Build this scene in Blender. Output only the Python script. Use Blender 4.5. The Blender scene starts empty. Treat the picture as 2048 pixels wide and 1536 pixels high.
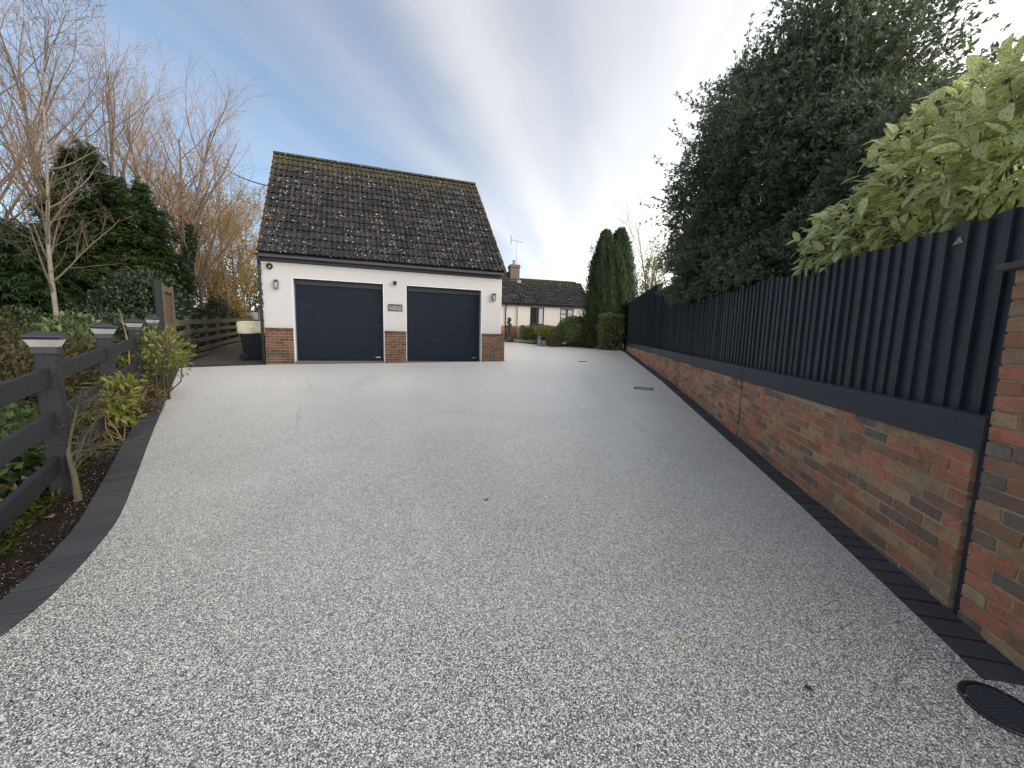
import bpy, bmesh, math, random
import numpy as np
from mathutils import Vector, Matrix

S = bpy.context.scene
COL = S.collection
R = math.radians
rng = np.random.default_rng(7)
random.seed(7)

# ------------------------------------------------------------------ camera
cam_d = bpy.data.cameras.new('camera')
cam_d.sensor_width = 36.0
cam_d.lens = 769.0 / 2048.0 * 36.0
cam_d.clip_start = 0.05
cam_d.clip_end = 2000
cam = bpy.data.objects.new('camera', cam_d)
COL.objects.link(cam)
_d = np.array([-156., -6530., -769.]); _d /= np.linalg.norm(_d)
_up = -_d
_fw = np.array([0, 0, -1.]); _fw = _fw - _up * (_fw @ _up); _fw /= np.linalg.norm(_fw)
_rt = np.cross(_fw, _up)
_M = Matrix([list(_rt), list(_fw), list(_up)]).to_4x4()
_M.translation = Vector((0, 0, 1.51))
cam.matrix_world = _M
S.camera = cam

# ------------------------------------------------------------------ world, sun, exposure
SUN_AZ, SUN_EL = 112.0, 20.0          # degrees clockwise from +Y, degrees up
W = bpy.data.worlds.new('World'); S.world = W; W.use_nodes = True
nt = W.node_tree; nt.nodes.clear()
def wn(t, **k):
    n = nt.nodes.new(t)
    for a, b in k.items(): setattr(n, a, b)
    return n
def wl(a, b): nt.links.new(a, b)
def wmath(op, a, b=None, c=None, clamp=False):
    n = wn('ShaderNodeMath', operation=op, use_clamp=clamp)
    for i, v in enumerate((a, b, c)):
        if v is None: continue
        if isinstance(v, (int, float)): n.inputs[i].default_value = v
        else: wl(v, n.inputs[i])
    return n.outputs[0]
sky = wn('ShaderNodeTexSky', sky_type='NISHITA')
sky.sun_disc = False
sky.sun_elevation = R(SUN_EL); sky.sun_rotation = R(SUN_AZ)
sky.air_density = 1.0; sky.dust_density = 1.6; sky.ozone_density = 1.6
tc = wn('ShaderNodeTexCoord')
sep = wn('ShaderNodeSeparateXYZ'); wl(tc.outputs['Generated'], sep.inputs[0])
zc = wmath('MAXIMUM', sep.outputs[2], 0.06)
px = wmath('DIVIDE', sep.outputs[0], zc)
py = wmath('DIVIDE', sep.outputs[1], zc)
q = wmath('SUBTRACT', px, wmath('MULTIPLY', py, 0.23))
cmb = wn('ShaderNodeCombineXYZ')
wl(wmath('MULTIPLY', q, 1.0), cmb.inputs[0]); wl(wmath('MULTIPLY', py, 0.16), cmb.inputs[1])
warp = wn('ShaderNodeTexNoise'); warp.inputs['Scale'].default_value = 1.3; warp.inputs['Detail'].default_value = 3
cw = wn('ShaderNodeCombineXYZ'); wl(px, cw.inputs[0]); wl(py, cw.inputs[1]); wl(cw.outputs[0], warp.inputs['Vector'])
wadd = wn('ShaderNodeVectorMath', operation='MULTIPLY_ADD')
wl(warp.outputs['Color'], wadd.inputs[0]); wadd.inputs[1].default_value = (0.22, 0.1, 0); wl(cmb.outputs[0], wadd.inputs[2])
n1 = wn('ShaderNodeTexNoise'); n1.inputs['Scale'].default_value = 3.1; n1.inputs['Detail'].default_value = 5; n1.inputs['Roughness'].default_value = 0.45
wl(wadd.outputs[0], n1.inputs['Vector'])
sw = wn('ShaderNodeSeparateXYZ'); wl(wadd.outputs[0], sw.inputs[0])
qw = wmath('SUBTRACT', sw.outputs[0], 0.11)
def gauss(c, w):
    d = wmath('DIVIDE', wmath('SUBTRACT', qw, c), w)
    return wmath('EXPONENT', wmath('MULTIPLY', wmath('MULTIPLY', d, d), -1.0))
streak = wmath('SUBTRACT', n1.outputs['Fac'], 0.42, clamp=True)
den = wmath('MULTIPLY', streak, .62)
den = wmath('ADD', den, wmath('MULTIPLY', gauss(-0.52, 0.17), 0.34))
den = wmath('ADD', den, wmath('MULTIPLY', gauss(-1.0, 0.10), 0.16))
den = wmath('ADD', den, wmath('MULTIPLY', gauss(-1.9, 0.22), 0.2))
den = wmath('ADD', den, wmath('MULTIPLY', gauss(1.3, 1.75), 0.76))
# pale haze low on the right hand horizon
hz = wmath('EXPONENT', wmath('MULTIPLY', wmath('MAXIMUM', sep.outputs[2], 0.0), -3.4))
sd = wmath('MULTIPLY_ADD', sep.outputs[0], 1.1, 0.52, clamp=True)
hz = wmath('MULTIPLY', hz, sd)
den = wmath('MULTIPLY', den, 0.85)
den = wmath('ADD', den, wmath('MULTIPLY', hz, 1.1), clamp=True)
# thin cloud glows towards the sun
sdir = (math.sin(R(SUN_AZ)) * math.cos(R(SUN_EL)), math.cos(R(SUN_AZ)) * math.cos(R(SUN_EL)), math.sin(R(SUN_EL)))
dt = wn('ShaderNodeVectorMath', operation='DOT_PRODUCT'); wl(tc.outputs['Generated'], dt.inputs[0]); dt.inputs[1].default_value = sdir
c01 = wmath('MULTIPLY_ADD', dt.outputs['Value'], 0.5, 0.5, clamp=True)
glow = wmath('MULTIPLY_ADD', wmath('POWER', c01, 5.0), 14.0, wmath('MULTIPLY_ADD', hz, 6.0, 4.5))
ccol = wn('ShaderNodeVectorMath', operation='SCALE'); ccol.inputs[0].default_value = (1.0, 0.972, 0.945); wl(glow, ccol.inputs['Scale'])
tint = wn('ShaderNodeVectorMath', operation='MULTIPLY'); wl(sky.outputs[0], tint.inputs[0]); tint.inputs[1].default_value = (1.0, 1.0, 1.0)
mx = wn('ShaderNodeMix', data_type='RGBA'); wl(den, mx.inputs['Factor']); wl(tint.outputs[0], mx.inputs['A']); wl(ccol.outputs[0], mx.inputs['B'])
bg = wn('ShaderNodeBackground'); bg.inputs['Strength'].default_value = 0.109
wl(mx.outputs['Result'], bg.inputs['Color'])
wo = wn('ShaderNodeOutputWorld'); wl(bg.outputs[0], wo.inputs[0])

sun_d = bpy.data.lights.new('sun', 'SUN'); sun_d.energy = 0.5; sun_d.angle = R(30.0); sun_d.color = (1.0, 0.84, 0.66)
sun = bpy.data.objects.new('sun', sun_d); COL.objects.link(sun)
sun.rotation_euler = Vector(sdir).to_track_quat('Z', 'Y').to_euler()
sun.location = (30, 30, 30)
S.view_settings.view_transform = 'Standard'; S.view_settings.look = 'None'
S.view_settings.exposure = 0.96; S.view_settings.gamma = 1.0
S.cycles.max_bounces = 8; S.cycles.diffuse_bounces = 4; S.cycles.glossy_bounces = 3; S.cycles.transmission_bounces = 4
S.cycles.caustics_reflective = False; S.cycles.caustics_refractive = False

# ------------------------------------------------------------------ node materials
class NM:
    def __init__(s, name):
        s.m = bpy.data.materials.new(name); s.m.use_nodes = True
        s.t = s.m.node_tree; s.t.nodes.clear()
        s.out = s.n('ShaderNodeOutputMaterial')
        s.b = s.n('ShaderNodeBsdfPrincipled'); s.l(s.b.outputs[0], s.out.inputs[0])
        s._pos = None
    def n(s, t, **k):
        x = s.t.nodes.new(t)
        for a, b in k.items(): setattr(x, a, b)
        return x
    def l(s, a, b): s.t.links.new(a, b)
    def put(s, v, sock):
        if isinstance(v, (int, float)): sock.default_value = v
        elif isinstance(v, (tuple, list)): sock.default_value = tuple(v) if len(v) == 4 or sock.type == 'VECTOR' else tuple(v) + (1,)
        else: s.l(v, sock)
    @property
    def pos(s):
        if s._pos is None: s._pos = s.n('ShaderNodeNewGeometry')
        return s._pos.outputs['Position']
    def isl(s):
        s.pos; return s._pos.outputs['Random Per Island']
    def obr(s): return s.n('ShaderNodeObjectInfo').outputs['Random']
    def math(s, op, a, b=None, c=None, clamp=False):
        x = s.n('ShaderNodeMath', operation=op, use_clamp=clamp)
        for i, v in enumerate((a, b, c)):
            if v is not None: s.put(v, x.inputs[i])
        return x.outputs[0]
    def scalevec(s, v, k):
        x = s.n('ShaderNodeVectorMath', operation='MULTIPLY'); s.l(v, x.inputs[0]); x.inputs[1].default_value = k; return x.outputs[0]
    def noise(s, scale, detail=4, rough=.55, vec=None, dist=0):
        x = s.n('ShaderNodeTexNoise'); x.inputs['Scale'].default_value = scale; x.inputs['Detail'].default_value = detail
        x.inputs['Roughness'].default_value = rough; x.inputs['Distortion'].default_value = dist
        s.l(vec if vec is not None else s.pos, x.inputs['Vector']); return x.outputs['Fac']
    def noisec(s, scale, detail=3, vec=None):
        x = s.n('ShaderNodeTexNoise'); x.inputs['Scale'].default_value = scale; x.inputs['Detail'].default_value = detail
        s.l(vec if vec is not None else s.pos, x.inputs['Vector']); return x.outputs['Color']
    def voro(s, scale, out='Distance', vec=None, feature='F1', rnd=1.0):
        x = s.n('ShaderNodeTexVoronoi', feature=feature); x.inputs['Scale'].default_value = scale; x.inputs['Randomness'].default_value = rnd
        s.l(vec if vec is not None else s.pos, x.inputs['Vector']); return x.outputs[out]
    def ramp(s, f, stops, interp='LINEAR'):
        x = s.n('ShaderNodeValToRGB'); x.color_ramp.interpolation = interp
        e = x.color_ramp.elements
        while len(e) > 1: e.remove(e[-1])
        for i, (p, c) in enumerate(stops):
            el = e[0] if i == 0 else e.new(p)
            el.position = p; el.color = (c, c, c, 1) if isinstance(c, (int, float)) else tuple(c) + (1,)
        s.put(f, x.inputs[0]); return x.outputs[0]
    def mix(s, f, a, b, blend='MIX'):
        x = s.n('ShaderNodeMix', data_type='RGBA', blend_type=blend)
        s.put(f, x.inputs['Factor']); s.put(a, x.inputs['A']); s.put(b, x.inputs['B']); return x.outputs['Result']
    def bump(s, h, dist=.01, strength=1.0):
        x = s.n('ShaderNodeBump'); x.inputs['Strength'].default_value = strength; x.inputs['Distance'].default_value = dist
        s.put(h, x.inputs['Height']); s.l(x.outputs[0], s.b.inputs['Normal'])
    def done(s, col, rough=.7, spec=None, metal=None):
        s.put(col, s.b.inputs['Base Color']); s.put(rough, s.b.inputs['Roughness'])
        if spec is not None: s.b.inputs['Specular IOR Level'].default_value = spec
        if metal is not None: s.b.inputs['Metallic'].default_value = metal
        return s.m

def plain(name, col, rough=.6, var=.25, scale=6, bump=0., bscale=40, spec=None, metal=None):
    m = NM(name)
    dark = tuple(c * (1 - var) for c in col); light = tuple(min(1, c * (1 + var)) for c in col)
    c = m.mix(m.noise(scale, 5, .6), dark, light)
    if bump: m.bump(m.noise(bscale, 4), bump)
    return m.done(c, rough, spec, metal)

def wood_paint(name, col, rough=.6, light=(.12, .125, .135)):
    m = NM(name)
    v = m.scalevec(m.pos, (14, 14, 1.2))
    g = m.noise(3.0, 5, .6, vec=v)
    c = m.mix(g, tuple(x * .65 for x in col), tuple(x * 1.35 for x in col))
    c = m.mix(m.math('MULTIPLY', m.obr(), .55), c, tuple(x * 1.8 for x in col))
    scuff = m.ramp(m.noise(9, 6, .7, vec=m.scalevec(m.pos, (3, 3, .6))), [(.0, 0.), (.66, 0.), (.74, 1.)])
    c = m.mix(m.math('MULTIPLY', scuff, .45), c, light)
    m.bump(m.math('ADD', g, m.noise(60, 3)), .004)
    return m.done(c, rough)

def leaf_mat(name, cols, rough=.45, trans=.25, spec=.4, tcol=None):
    m = NM(name)
    n = len(cols)
    c = m.ramp(m.isl(), [((i + .5) / n, k) for i, k in enumerate(cols)])
    c = m.mix(m.math('MULTIPLY', m.noise(1.3, 3), .45), c, tuple(x * .7 for x in cols[0]))
    m.done(c, rough, spec)
    if trans:
        t = m.n('ShaderNodeBsdfTranslucent')
        hs = m.n('ShaderNodeHueSaturation'); hs.inputs['Value'].default_value = 1.5; m.l(c, hs.inputs['Color'])
        m.l(hs.outputs[0], t.inputs[0])
        ms = m.n('ShaderNodeMixShader'); ms.inputs[0].default_value = trans
        m.l(m.b.outputs[0], ms.inputs[1]); m.l(t.outputs[0], ms.inputs[2]); m.l(ms.outputs[0], m.out.inputs[0])
    return m.m

def brick_mat(name, island, k=1.):
    m = NM(name)
    r = m.isl() if island else m.obr()
    c = m.ramp(r, [(0, (0.413, 0.156, 0.099)), (.14, (0.520, 0.185, 0.119)), (.28, (0.305, 0.149, 0.105)), (.40, (0.443, 0.253, 0.155)), (.52, (0.198, 0.126, 0.119)),
                   (.60, (0.549, 0.194, 0.119)), (.72, (0.352, 0.231, 0.155)), (.84, (0.161, 0.134, 0.133)), (.93, (0.474, 0.311, 0.183))], 'CONSTANT')
    c = m.mix(m.math('MULTIPLY', m.noise(18, 6, .65), .55), c, (.20, .15, .11))
    c = m.mix(m.ramp(m.noise(11, 6, .75, dist=.8), [(0, .75), (.40, .35), (.52, 0.)]), c, (.085, .062, .05))
    c = m.mix(m.ramp(m.noise(34, 5, .75), [(0, .6), (.38, .2), (.46, 0.)]), c, (.06, .05, .045))
    c = m.mix(m.math('MULTIPLY', m.ramp(m.noise(5, 5, .7), [(0, 0.), (.54, 0.), (.75, 1.)]), .4), c, (.50, .45, .38))
    c = m.mix(m.math('MULTIPLY', m.ramp(m.noise(2.2, 6, .7), [(0, 0.), (.52, 0.), (.72, 1.)]), .45), c, (.13, .12, .055))
    c = m.mix(m.ramp(m.noise(60, 3, .6), [(0, 0.), (.68, 0.), (.74, .5)]), c, (.42, .39, .35))
    if k == 1.: c = m.mix(1.0, c, (1.22, 1.17, 1.08), 'MULTIPLY')
    if k != 1.: c = m.mix(1.0, c, (k * .92, k * .96, k * .98), 'MULTIPLY')
    m.bump(m.math('ADD', m.noise(70, 5, .7), m.noise(16, 4)), .008)
    return m.done(c, .88, .2)

MAT = {}
def build_mats():
    M = MAT
    # resin bound aggregate
    m = NM('resin_gravel')
    v1 = m.voro(240, 'Color'); v2 = m.voro(150, 'Color')
    s1 = m.n('ShaderNodeSeparateColor'); m.l(v1, s1.inputs[0])
    s2 = m.n('ShaderNodeSeparateColor'); m.l(v2, s2.inputs[0])
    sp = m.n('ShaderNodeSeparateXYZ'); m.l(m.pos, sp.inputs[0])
    near_dark = m.math('MULTIPLY_ADD', sp.outputs[1], -.15, m.math('MULTIPLY_ADD', m.noise(.45, 4, dist=.5), .6, .84), clamp=True)  # brightness falloff painted in: darker stones near the camera, paler ones far up
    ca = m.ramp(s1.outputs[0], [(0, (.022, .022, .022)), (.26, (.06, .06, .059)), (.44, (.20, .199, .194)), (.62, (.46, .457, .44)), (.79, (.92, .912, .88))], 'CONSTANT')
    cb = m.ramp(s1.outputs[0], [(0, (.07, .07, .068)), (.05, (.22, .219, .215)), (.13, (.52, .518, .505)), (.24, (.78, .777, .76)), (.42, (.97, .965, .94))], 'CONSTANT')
    c1 = m.mix(near_dark, cb, ca)
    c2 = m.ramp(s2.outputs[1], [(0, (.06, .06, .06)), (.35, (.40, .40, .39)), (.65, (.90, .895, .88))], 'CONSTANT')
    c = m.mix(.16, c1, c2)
    d1 = m.voro(240)
    c = m.mix(m.ramp(d1, [(0, 0.), (.55, 0.), (.95, .5)]), c, (.05, .05, .05))
    st = m.noise(.42, 5, .55, dist=.6)
    c = m.mix(m.ramp(st, [(0, .55), (.43, .0), (1, 0.)]), c, (.20, .195, .185))
    blot = m.ramp(m.noise(.9, 6, .6, dist=1.4, vec=m.scalevec(m.pos, (1., .6, 1.))), [(0, .5), (.36, 0.), (1, 0.)])
    c = m.mix(blot, c, (.24, .225, .205))
    c = m.mix(m.ramp(m.noise(1.1, 5, .62, dist=1.0), [(0, 0.), (.60, 0.), (.80, .14)]), c, (.84, .84, .83))
    tyre = m.noise(1.0, 4, .5, vec=m.scalevec(m.pos, (1.6, .28, 1)))
    c = m.mix(m.ramp(tyre, [(0, .45), (.40, 0.), (1, 0.)]), c, (.22, .215, .205))
    m.bump(m.math('ADD', m.math('MULTIPLY', d1, -1.0), m.math('MULTIPLY', m.noise(6, 3), .8)), .003, .7)
    c = m.mix(1.0, c, (1.0, .985, .945), 'MULTIPLY')
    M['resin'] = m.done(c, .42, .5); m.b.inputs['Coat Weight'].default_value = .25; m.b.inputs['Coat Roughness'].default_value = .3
    M['crack'] = plain('crack_grey', (.17, .165, .155), .9)  # flat grey-brown strips drawn as the cracks
    # soil
    m = NM('dark_soil')
    c = m.mix(m.noise(9, 8, .7), (.010, .008, .006), (.048, .034, .025))
    c = m.mix(m.ramp(m.voro(75, 'Distance'), [(0, .5), (.12, .3), (.2, 0.)]), c, (.20, .17, .14))
    c2 = m.ramp(m.noise(3, 6, .7), [(0, 0.), (.62, 0.), (.7, .7)])
    c = m.mix(c2, c, (.10, .07, .045))
    m.bump(m.math('ADD', m.noise(25, 8, .75), m.voro(60)), .03)
    M['soil'] = m.done(c, .95, .15)
    m = NM('woodland_floor_litter')
    c = m.mix(m.noise(5, 8, .75), (.012, .012, .006), (.09, .062, .035))
    c = m.mix(m.ramp(m.noise(1.2, 5), [(0, 0.), (.5, 0.), (.62, .9)]), c, m.mix(m.noise(20, 4), (.02, .035, .008), (.07, .10, .025)))
    m.bump(m.noise(22, 8, .8), .05)
    M['litter'] = m.done(c, .95, .1)
    m = NM('lawn_grass')
    c = m.mix(m.noise(30, 6, .7), (.03, .06, .008), (.10, .17, .025))
    m.bump(m.noise(90, 4), .03)
    M['lawn'] = m.done(c, .9, .1)
    m = NM('kerb_paver_charcoal')
    c = m.mix(m.obr(), (.045, .046, .051), (.080, .081, .088))
    c = m.mix(m.noise(26, 5, .7), c, (.048, .049, .055))
    c = m.mix(m.ramp(m.voro(140), [(0, 1.), (.1, .6), (.2, 0.)]), c, (.16, .16, .165))
    c = m.mix(m.math('MULTIPLY', m.ramp(m.noise(4, 6, .7), [(0, 0.), (.55, 0.), (.75, 1.)]), .4), c, (.11, .105, .095))
    m.bump(m.noise(90, 4, .7), .004)
    M['paver'] = m.done(c, .85, .25)
    m = NM('path_block')
    c = m.ramp(m.isl(), [(0, (.10, .082, .068)), (.4, (.14, .11, .09)), (.7, (.12, .105, .095)), (1, (.17, .13, .10))])
    c = m.mix(m.noise(9, 6, .7), c, (.05, .045, .038))
    m.bump(m.noise(60, 4), .005)
    M['block'] = m.done(c, .9, .2)
    M['joint'] = plain('joint_sand', (.014, .013, .011), .95, .4, 20)
    # walls
    m = NM('white_render')
    c = m.mix(m.noise(1.2, 5), (.565, .55, .54), (.62, .605, .595))
    c = m.mix(m.math('MULTIPLY', m.ramp(m.noise(2.3, 6, .7, vec=m.scalevec(m.pos, (2.5, 2.5, .35))), [(0, 0.), (.52, 0.), (.8, 1.)]), .42), c, (.55, .53, .50))
    m.bump(m.noise(160, 4, .7), .003, .7)
    M['render'] = m.done(c, .9, .2)
    m = NM('cream_render')
    c = m.mix(m.noise(1.1, 5), (.70, .65, .575), (.77, .73, .66))
    m.bump(m.noise(150, 4), .003, .6)
    M['cream'] = m.done(c, .9, .2)
    M['bead'] = plain('white_pvc_bead', (.82, .82, .82), .4, .03)
    M['brick'] = brick_mat('brick_single', False)
    M['bricks'] = brick_mat('brick_joined', True)
    M['gbrick'] = brick_mat('garage_brick', False, .52)
    m = NM('mortar')
    c = m.mix(m.noise(30, 6, .7), (.32, .25, .15), (.62, .51, .35))
    c = m.mix(m.ramp(m.noise(2.5, 5), [(0, 0.), (.5, 0.), (.66, .7)]), c, (.26, .235, .12))
    m.bump(m.noise(90, 5, .7), .01)
    M['mortar'] = m.done(c, .95, .1)
    # roof tiles
    def tilemat(name, isl, ridgez, lich=.23):
        m = NM(name)
        r = m.isl() if isl else m.obr()
        c = m.ramp(r, [(0, (.015, .015, .016)), (.5, (.026, .0245, .0255)), (.85, (.038, .035, .035)), (1, (.050, .047, .045))])
        c = m.mix(m.noise(12, 5, .7), c, (.026, .024, .024))
        wv = m.n('ShaderNodeVectorMath', operation='ADD'); m.l(m.pos, wv.inputs[0])
        m.l(m.scalevec(m.noisec(30), (.09, .09, .09)), wv.inputs[1])
        vd = m.voro(11.5, 'Distance', vec=wv.outputs[0]); vc = m.voro(11.5, 'Color', vec=wv.outputs[0])
        sc = m.n('ShaderNodeSeparateColor'); m.l(vc, sc.inputs[0])
        rad = m.math('MULTIPLY', m.math('SUBTRACT', sc.outputs[0], .25, clamp=True), lich * 1.75)
        spot = m.math('LESS_THAN', vd, rad)
        vd2 = m.voro(22, 'Distance', vec=wv.outputs[0])
        spot2 = m.math('MULTIPLY', m.math('LESS_THAN', vd2, .20), m.math('GREATER_THAN', m.noise(2.0, 3), .50))
        lic = m.math('MAXIMUM', spot, m.math('MULTIPLY', spot2, .6))
        lic = m.math('MULTIPLY', lic, m.ramp(m.noise(38, 4, .7), [(0, .0), (.36, .1), (.47, 1.)]))
        c = m.mix(lic, c, m.mix(sc.outputs[1], (.62, .61, .57), (.40, .38, .31)))
        sp = m.n('ShaderNodeSeparateXYZ'); m.l(m.pos, sp.inputs[0])
        h = m.math('MULTIPLY_ADD', m.math('SUBTRACT', sp.outputs[2], ridgez), .8, 1.0, clamp=True)
        mo = m.math('MULTIPLY_ADD', h, .42, m.math('MULTIPLY', m.noise(3.2, 6, .7), .95))
        mo = m.ramp(mo, [(0, 0.), (.66, 0.), (.95, .8)])
        mo = m.math('MULTIPLY', mo, m.ramp(m.noise(24, 4), [(0, .2), (.4, .5), (.6, 1.)]))
        c = m.mix(mo, c, m.mix(m.noise(7, 5, .7), (.040, .045, .016), (.15, .125, .05)))
        m.bump(m.math('ADD', m.noise(80, 5, .7), m.math('MULTIPLY', lic, .4)), .006)
        return m.done(c, .85, .2)
    M['tile'] = tilemat('roof_tile_single', False, 7.3)
    M['tiles'] = tilemat('roof_tile_joined', True, 7.3)
    M['htiles'] = tilemat('house_tile_joined', True, 5.9, .2)
    M['blackpvc'] = plain('black_pvc', (.010, .011, .014), .35, .2)
    M['fascia'] = plain('dark_grey_fascia', (.045, .048, .056), .5, .15)
    # doors
    m = NM('navy_grey_door')
    c = m.mix(m.noise(1.5, 4), (.007, .013, .023), (.010, .017, .029))
    c = m.mix(m.ramp(m.noise(5.0, 6, .7, vec=m.scalevec(m.pos, (3, 3, .4))), [(0, 0.), (.55, 0.), (.8, .4)]), c, (.030, .037, .046))
    m.bump(m.math('ADD', m.noise(260, 3), m.math('MULTIPLY', m.noise(2.2, 2), 3.)), .0012, .6)
    M['door'] = m.done(c, .5, .16)
    M['frame'] = plain('dark_frame', (.016, .02, .026), .45, .15)
    M['steel'] = plain('brushed_steel', (.42, .42, .43), .35, .1, metal=.9)
    M['greymetal'] = plain('grey_metal', (.16, .165, .17), .5, .1)
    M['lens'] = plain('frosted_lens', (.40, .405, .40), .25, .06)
    M['blackplastic'] = plain('black_plastic', (.012, .012, .014), .3, .2)
    M['slate'] = plain('slate_sign', (.052, .056, .064), .5, .2, 20)
    M['lettering'] = plain('light_lettering', (.62, .62, .66), .6, .03)
    M['wfence'] = wood_paint('black_painted_board', (.021, .025, .031), .5)
    M['wtimber'] = wood_paint('black_painted_timber', (.026, .029, .035))
    M['lfence'] = wood_paint('charcoal_painted_rail', (.008, .0095, .013), .66, (.07, .072, .08))
    m = NM('weathered_softwood')
    g = m.noise(3, 6, .65, vec=m.scalevec(m.pos, (6, 6, 12)))
    c = m.mix(g, (.075, .066, .045), (.19, .165, .115))
    c = m.mix(m.ramp(m.noise(3, 5), [(0, 0.), (.5, 0.), (.7, .6)]), c, (.085, .09, .05))
    m.bump(m.noise(50, 5), .006)
    M['wood'] = m.done(c, .9, .15)
    M['brownwood'] = plain('brown_stained_boards', (.12, .062, .03), .8, .4, 8, .004)
    M['bark'] = plain('grey_brown_bark', (.16, .125, .092), .9, .45, 9, .02, 30)
    m = NM('pale_birch_bark')
    c = m.mix(m.noise(6, 6, .7, vec=m.scalevec(m.pos, (1, 1, 4))), (.10, .09, .07), (.40, .37, .30))
    m.bump(m.noise(30, 5), .02)
    M['pale'] = m.done(c, .9, .15)
    M['redtwig'] = plain('reddish_twig', (.33, .22, .12), .85, .35, 1.2)
    M['oliveTwig'] = plain('olive_twig', (.085, .078, .042), .9, .4, 14, .01)
    M['goldtwig'] = plain('golden_twig', (.26, .175, .075), .85, .35, 3)
    M['laurel'] = leaf_mat('dark_evergreen_leaf', [(.070, .108, .056), (.09, .13, .066), (.11, .15, .076), (.075, .115, .058), (.15, .17, .095)], .3, .48, .8)
    M['redleaf'] = leaf_mat('old_red_leaf', [(.22, .07, .03), (.28, .11, .04)], .5, .2)
    m = NM('speckled_yellow_leaf')
    n_ = m.noise(120, 4, .6); big = m.noise(16, 3)
    c = m.ramp(m.math('MULTIPLY_ADD', m.math('SUBTRACT', big, .5), .35, n_), [(0, (.05, .11, .03)), (.33, (.09, .17, .04)), (.42, (.42, .48, .16)), (.55, (.76, .77, .42)), (1, (.84, .84, .56))])
    dk = m.ramp(m.isl(), [(0, .35), (.3, .9), (1, 1.1)])
    c = m.mix(1.0, c, dk, 'MULTIPLY')
    m.done(c, .26, .6)
    t = m.n('ShaderNodeBsdfTranslucent'); m.l(c, t.inputs[0])
    ms = m.n('ShaderNodeMixShader'); ms.inputs[0].default_value = .5
    m.l(m.b.outputs[0], ms.inputs[1]); m.l(t.outputs[0], ms.inputs[2]); m.l(ms.outputs[0], m.out.inputs[0])
    M['aucuba'] = m.m
    M['greenstem'] = plain('green_stem', (.06, .085, .03), .6, .3)
    M['conifer'] = leaf_mat('conifer_spray', [(.028, .058, .022), (.044, .082, .030), (.060, .10, .036), (.034, .066, .028)], .6, .2, .2)
    M['coniferwarm'] = leaf_mat('warm_conifer_spray', [(.035, .068, .022), (.062, .098, .032), (.10, .12, .04), (.044, .078, .028)], .6, .2, .2)
    M['cypress'] = leaf_mat('cypress_spray', [(.040, .068, .030), (.058, .092, .040), (.085, .115, .045), (.046, .074, .034)], .6, .2, .2)
    M['gold'] = leaf_mat('golden_autumn_leaf', [(.28, .17, .04), (.38, .25, .06), (.22, .13, .04), (.42, .30, .09)], .6, .35, .2)
    M['ivy'] = leaf_mat('ivy_leaf', [(.030, .056, .024), (.046, .078, .032), (.036, .064, .028)], .38, .18, .5)
    M['yellowgreen'] = leaf_mat('yellow_green_leaf', [(.15, .19, .03), (.24, .25, .045), (.10, .14, .025), (.30, .28, .07)], .45, .3, .4)
    M['midgreen'] = leaf_mat('mid_green_leaf', [(.075, .12, .035), (.10, .16, .045), (.14, .19, .06), (.085, .135, .04)], .4, .3, .4)
    M['olive'] = leaf_mat('olive_brown_leaf', [(.06, .055, .022), (.09, .075, .03), (.05, .06, .02), (.11, .08, .04)], .6, .2, .2)
    M['olivegreen'] = leaf_mat('olive_green_leaf', [(.045, .06, .02), (.07, .085, .03), (.035, .05, .018), (.11, .12, .045)], .5, .2, .3)
    M['variegated'] = leaf_mat('variegated_leaf', [(.12, .15, .06), (.20, .22, .10), (.08, .12, .04), (.06, .10, .03)], .4, .2, .4)
    M['brownleaf'] = leaf_mat('brown_shrub_leaf', [(.13, .09, .05), (.18, .12, .06), (.09, .08, .04)], .6, .2, .2)
    M['hedge'] = leaf_mat('glossy_hedge_leaf', [(.11, .15, .045), (.15, .19, .06), (.085, .12, .04), (.24, .24, .09)], .3, .2, .6)
    M['moss'] = leaf_mat('mossy_ground_leaf', [(.045, .06, .012), (.07, .085, .018), (.03, .045, .01)], .8, .1, .1)
    M['deadleaf'] = leaf_mat('fallen_leaf_brown', [(.22, .13, .06), (.30, .18, .08), (.16, .09, .05)], .6, .1)
    M['yellowleaf'] = leaf_mat('fallen_leaf_yellow', [(.62, .45, .10), (.66, .50, .14)], .5, .2)
    M['darkbrownleaf'] = leaf_mat('fallen_leaf_dark', [(.09, .035, .02), (.10, .04, .025)], .5, .1)
    M['bin'] = plain('navy_black_bin_plastic', (.009, .012, .020), .6, .15, 3, .001, 200, spec=.2)
    M['rubber'] = plain('black_rubber', (.012, .012, .012), .8, .2)
    m = NM('cream_moss_fleece')
    c = m.mix(m.noise(4, 6, .7), (.86, .82, .62), (.74, .69, .48))
    c = m.mix(m.ramp(m.noise(7, 5), [(0, 0.), (.5, 0.), (.7, .5)]), c, (.42, .38, .27))
    m.bump(m.noise(60, 5), .02)
    M['cream_cover'] = m.done(c, .95, .1)
    m = NM('window_glass'); m.b.inputs['Transmission Weight'].default_value = 0.0
    M['glass'] = m.done((.03, .035, .04), .04, .9)
    M['blind'] = plain('pale_curtain', (.55, .56, .55), .8, .1)
    M['manhole'] = plain('manhole_plastic', (.030, .036, .046), .45, .2, 12, .001, 80)
    M['grate'] = plain('cast_grate', (.04, .042, .045), .6, .3, 20)
    M['carpaint'] = plain('black_car_paint', (.008, .010, .012), .15, .1, spec=.6)
    M['label'] = plain('pink_red_label', (.62, .22, .25), .5, .1)
    M['chimneybrick'] = plain('chimney_brick', (.16, .125, .10), .9, .6, 26, .01)
    M['leadgrey'] = plain('lead_flashing', (.30, .32, .36), .5, .2)
    M['terracotta'] = plain('chimney_pot', (.33, .30, .26), .8, .2)
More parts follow.
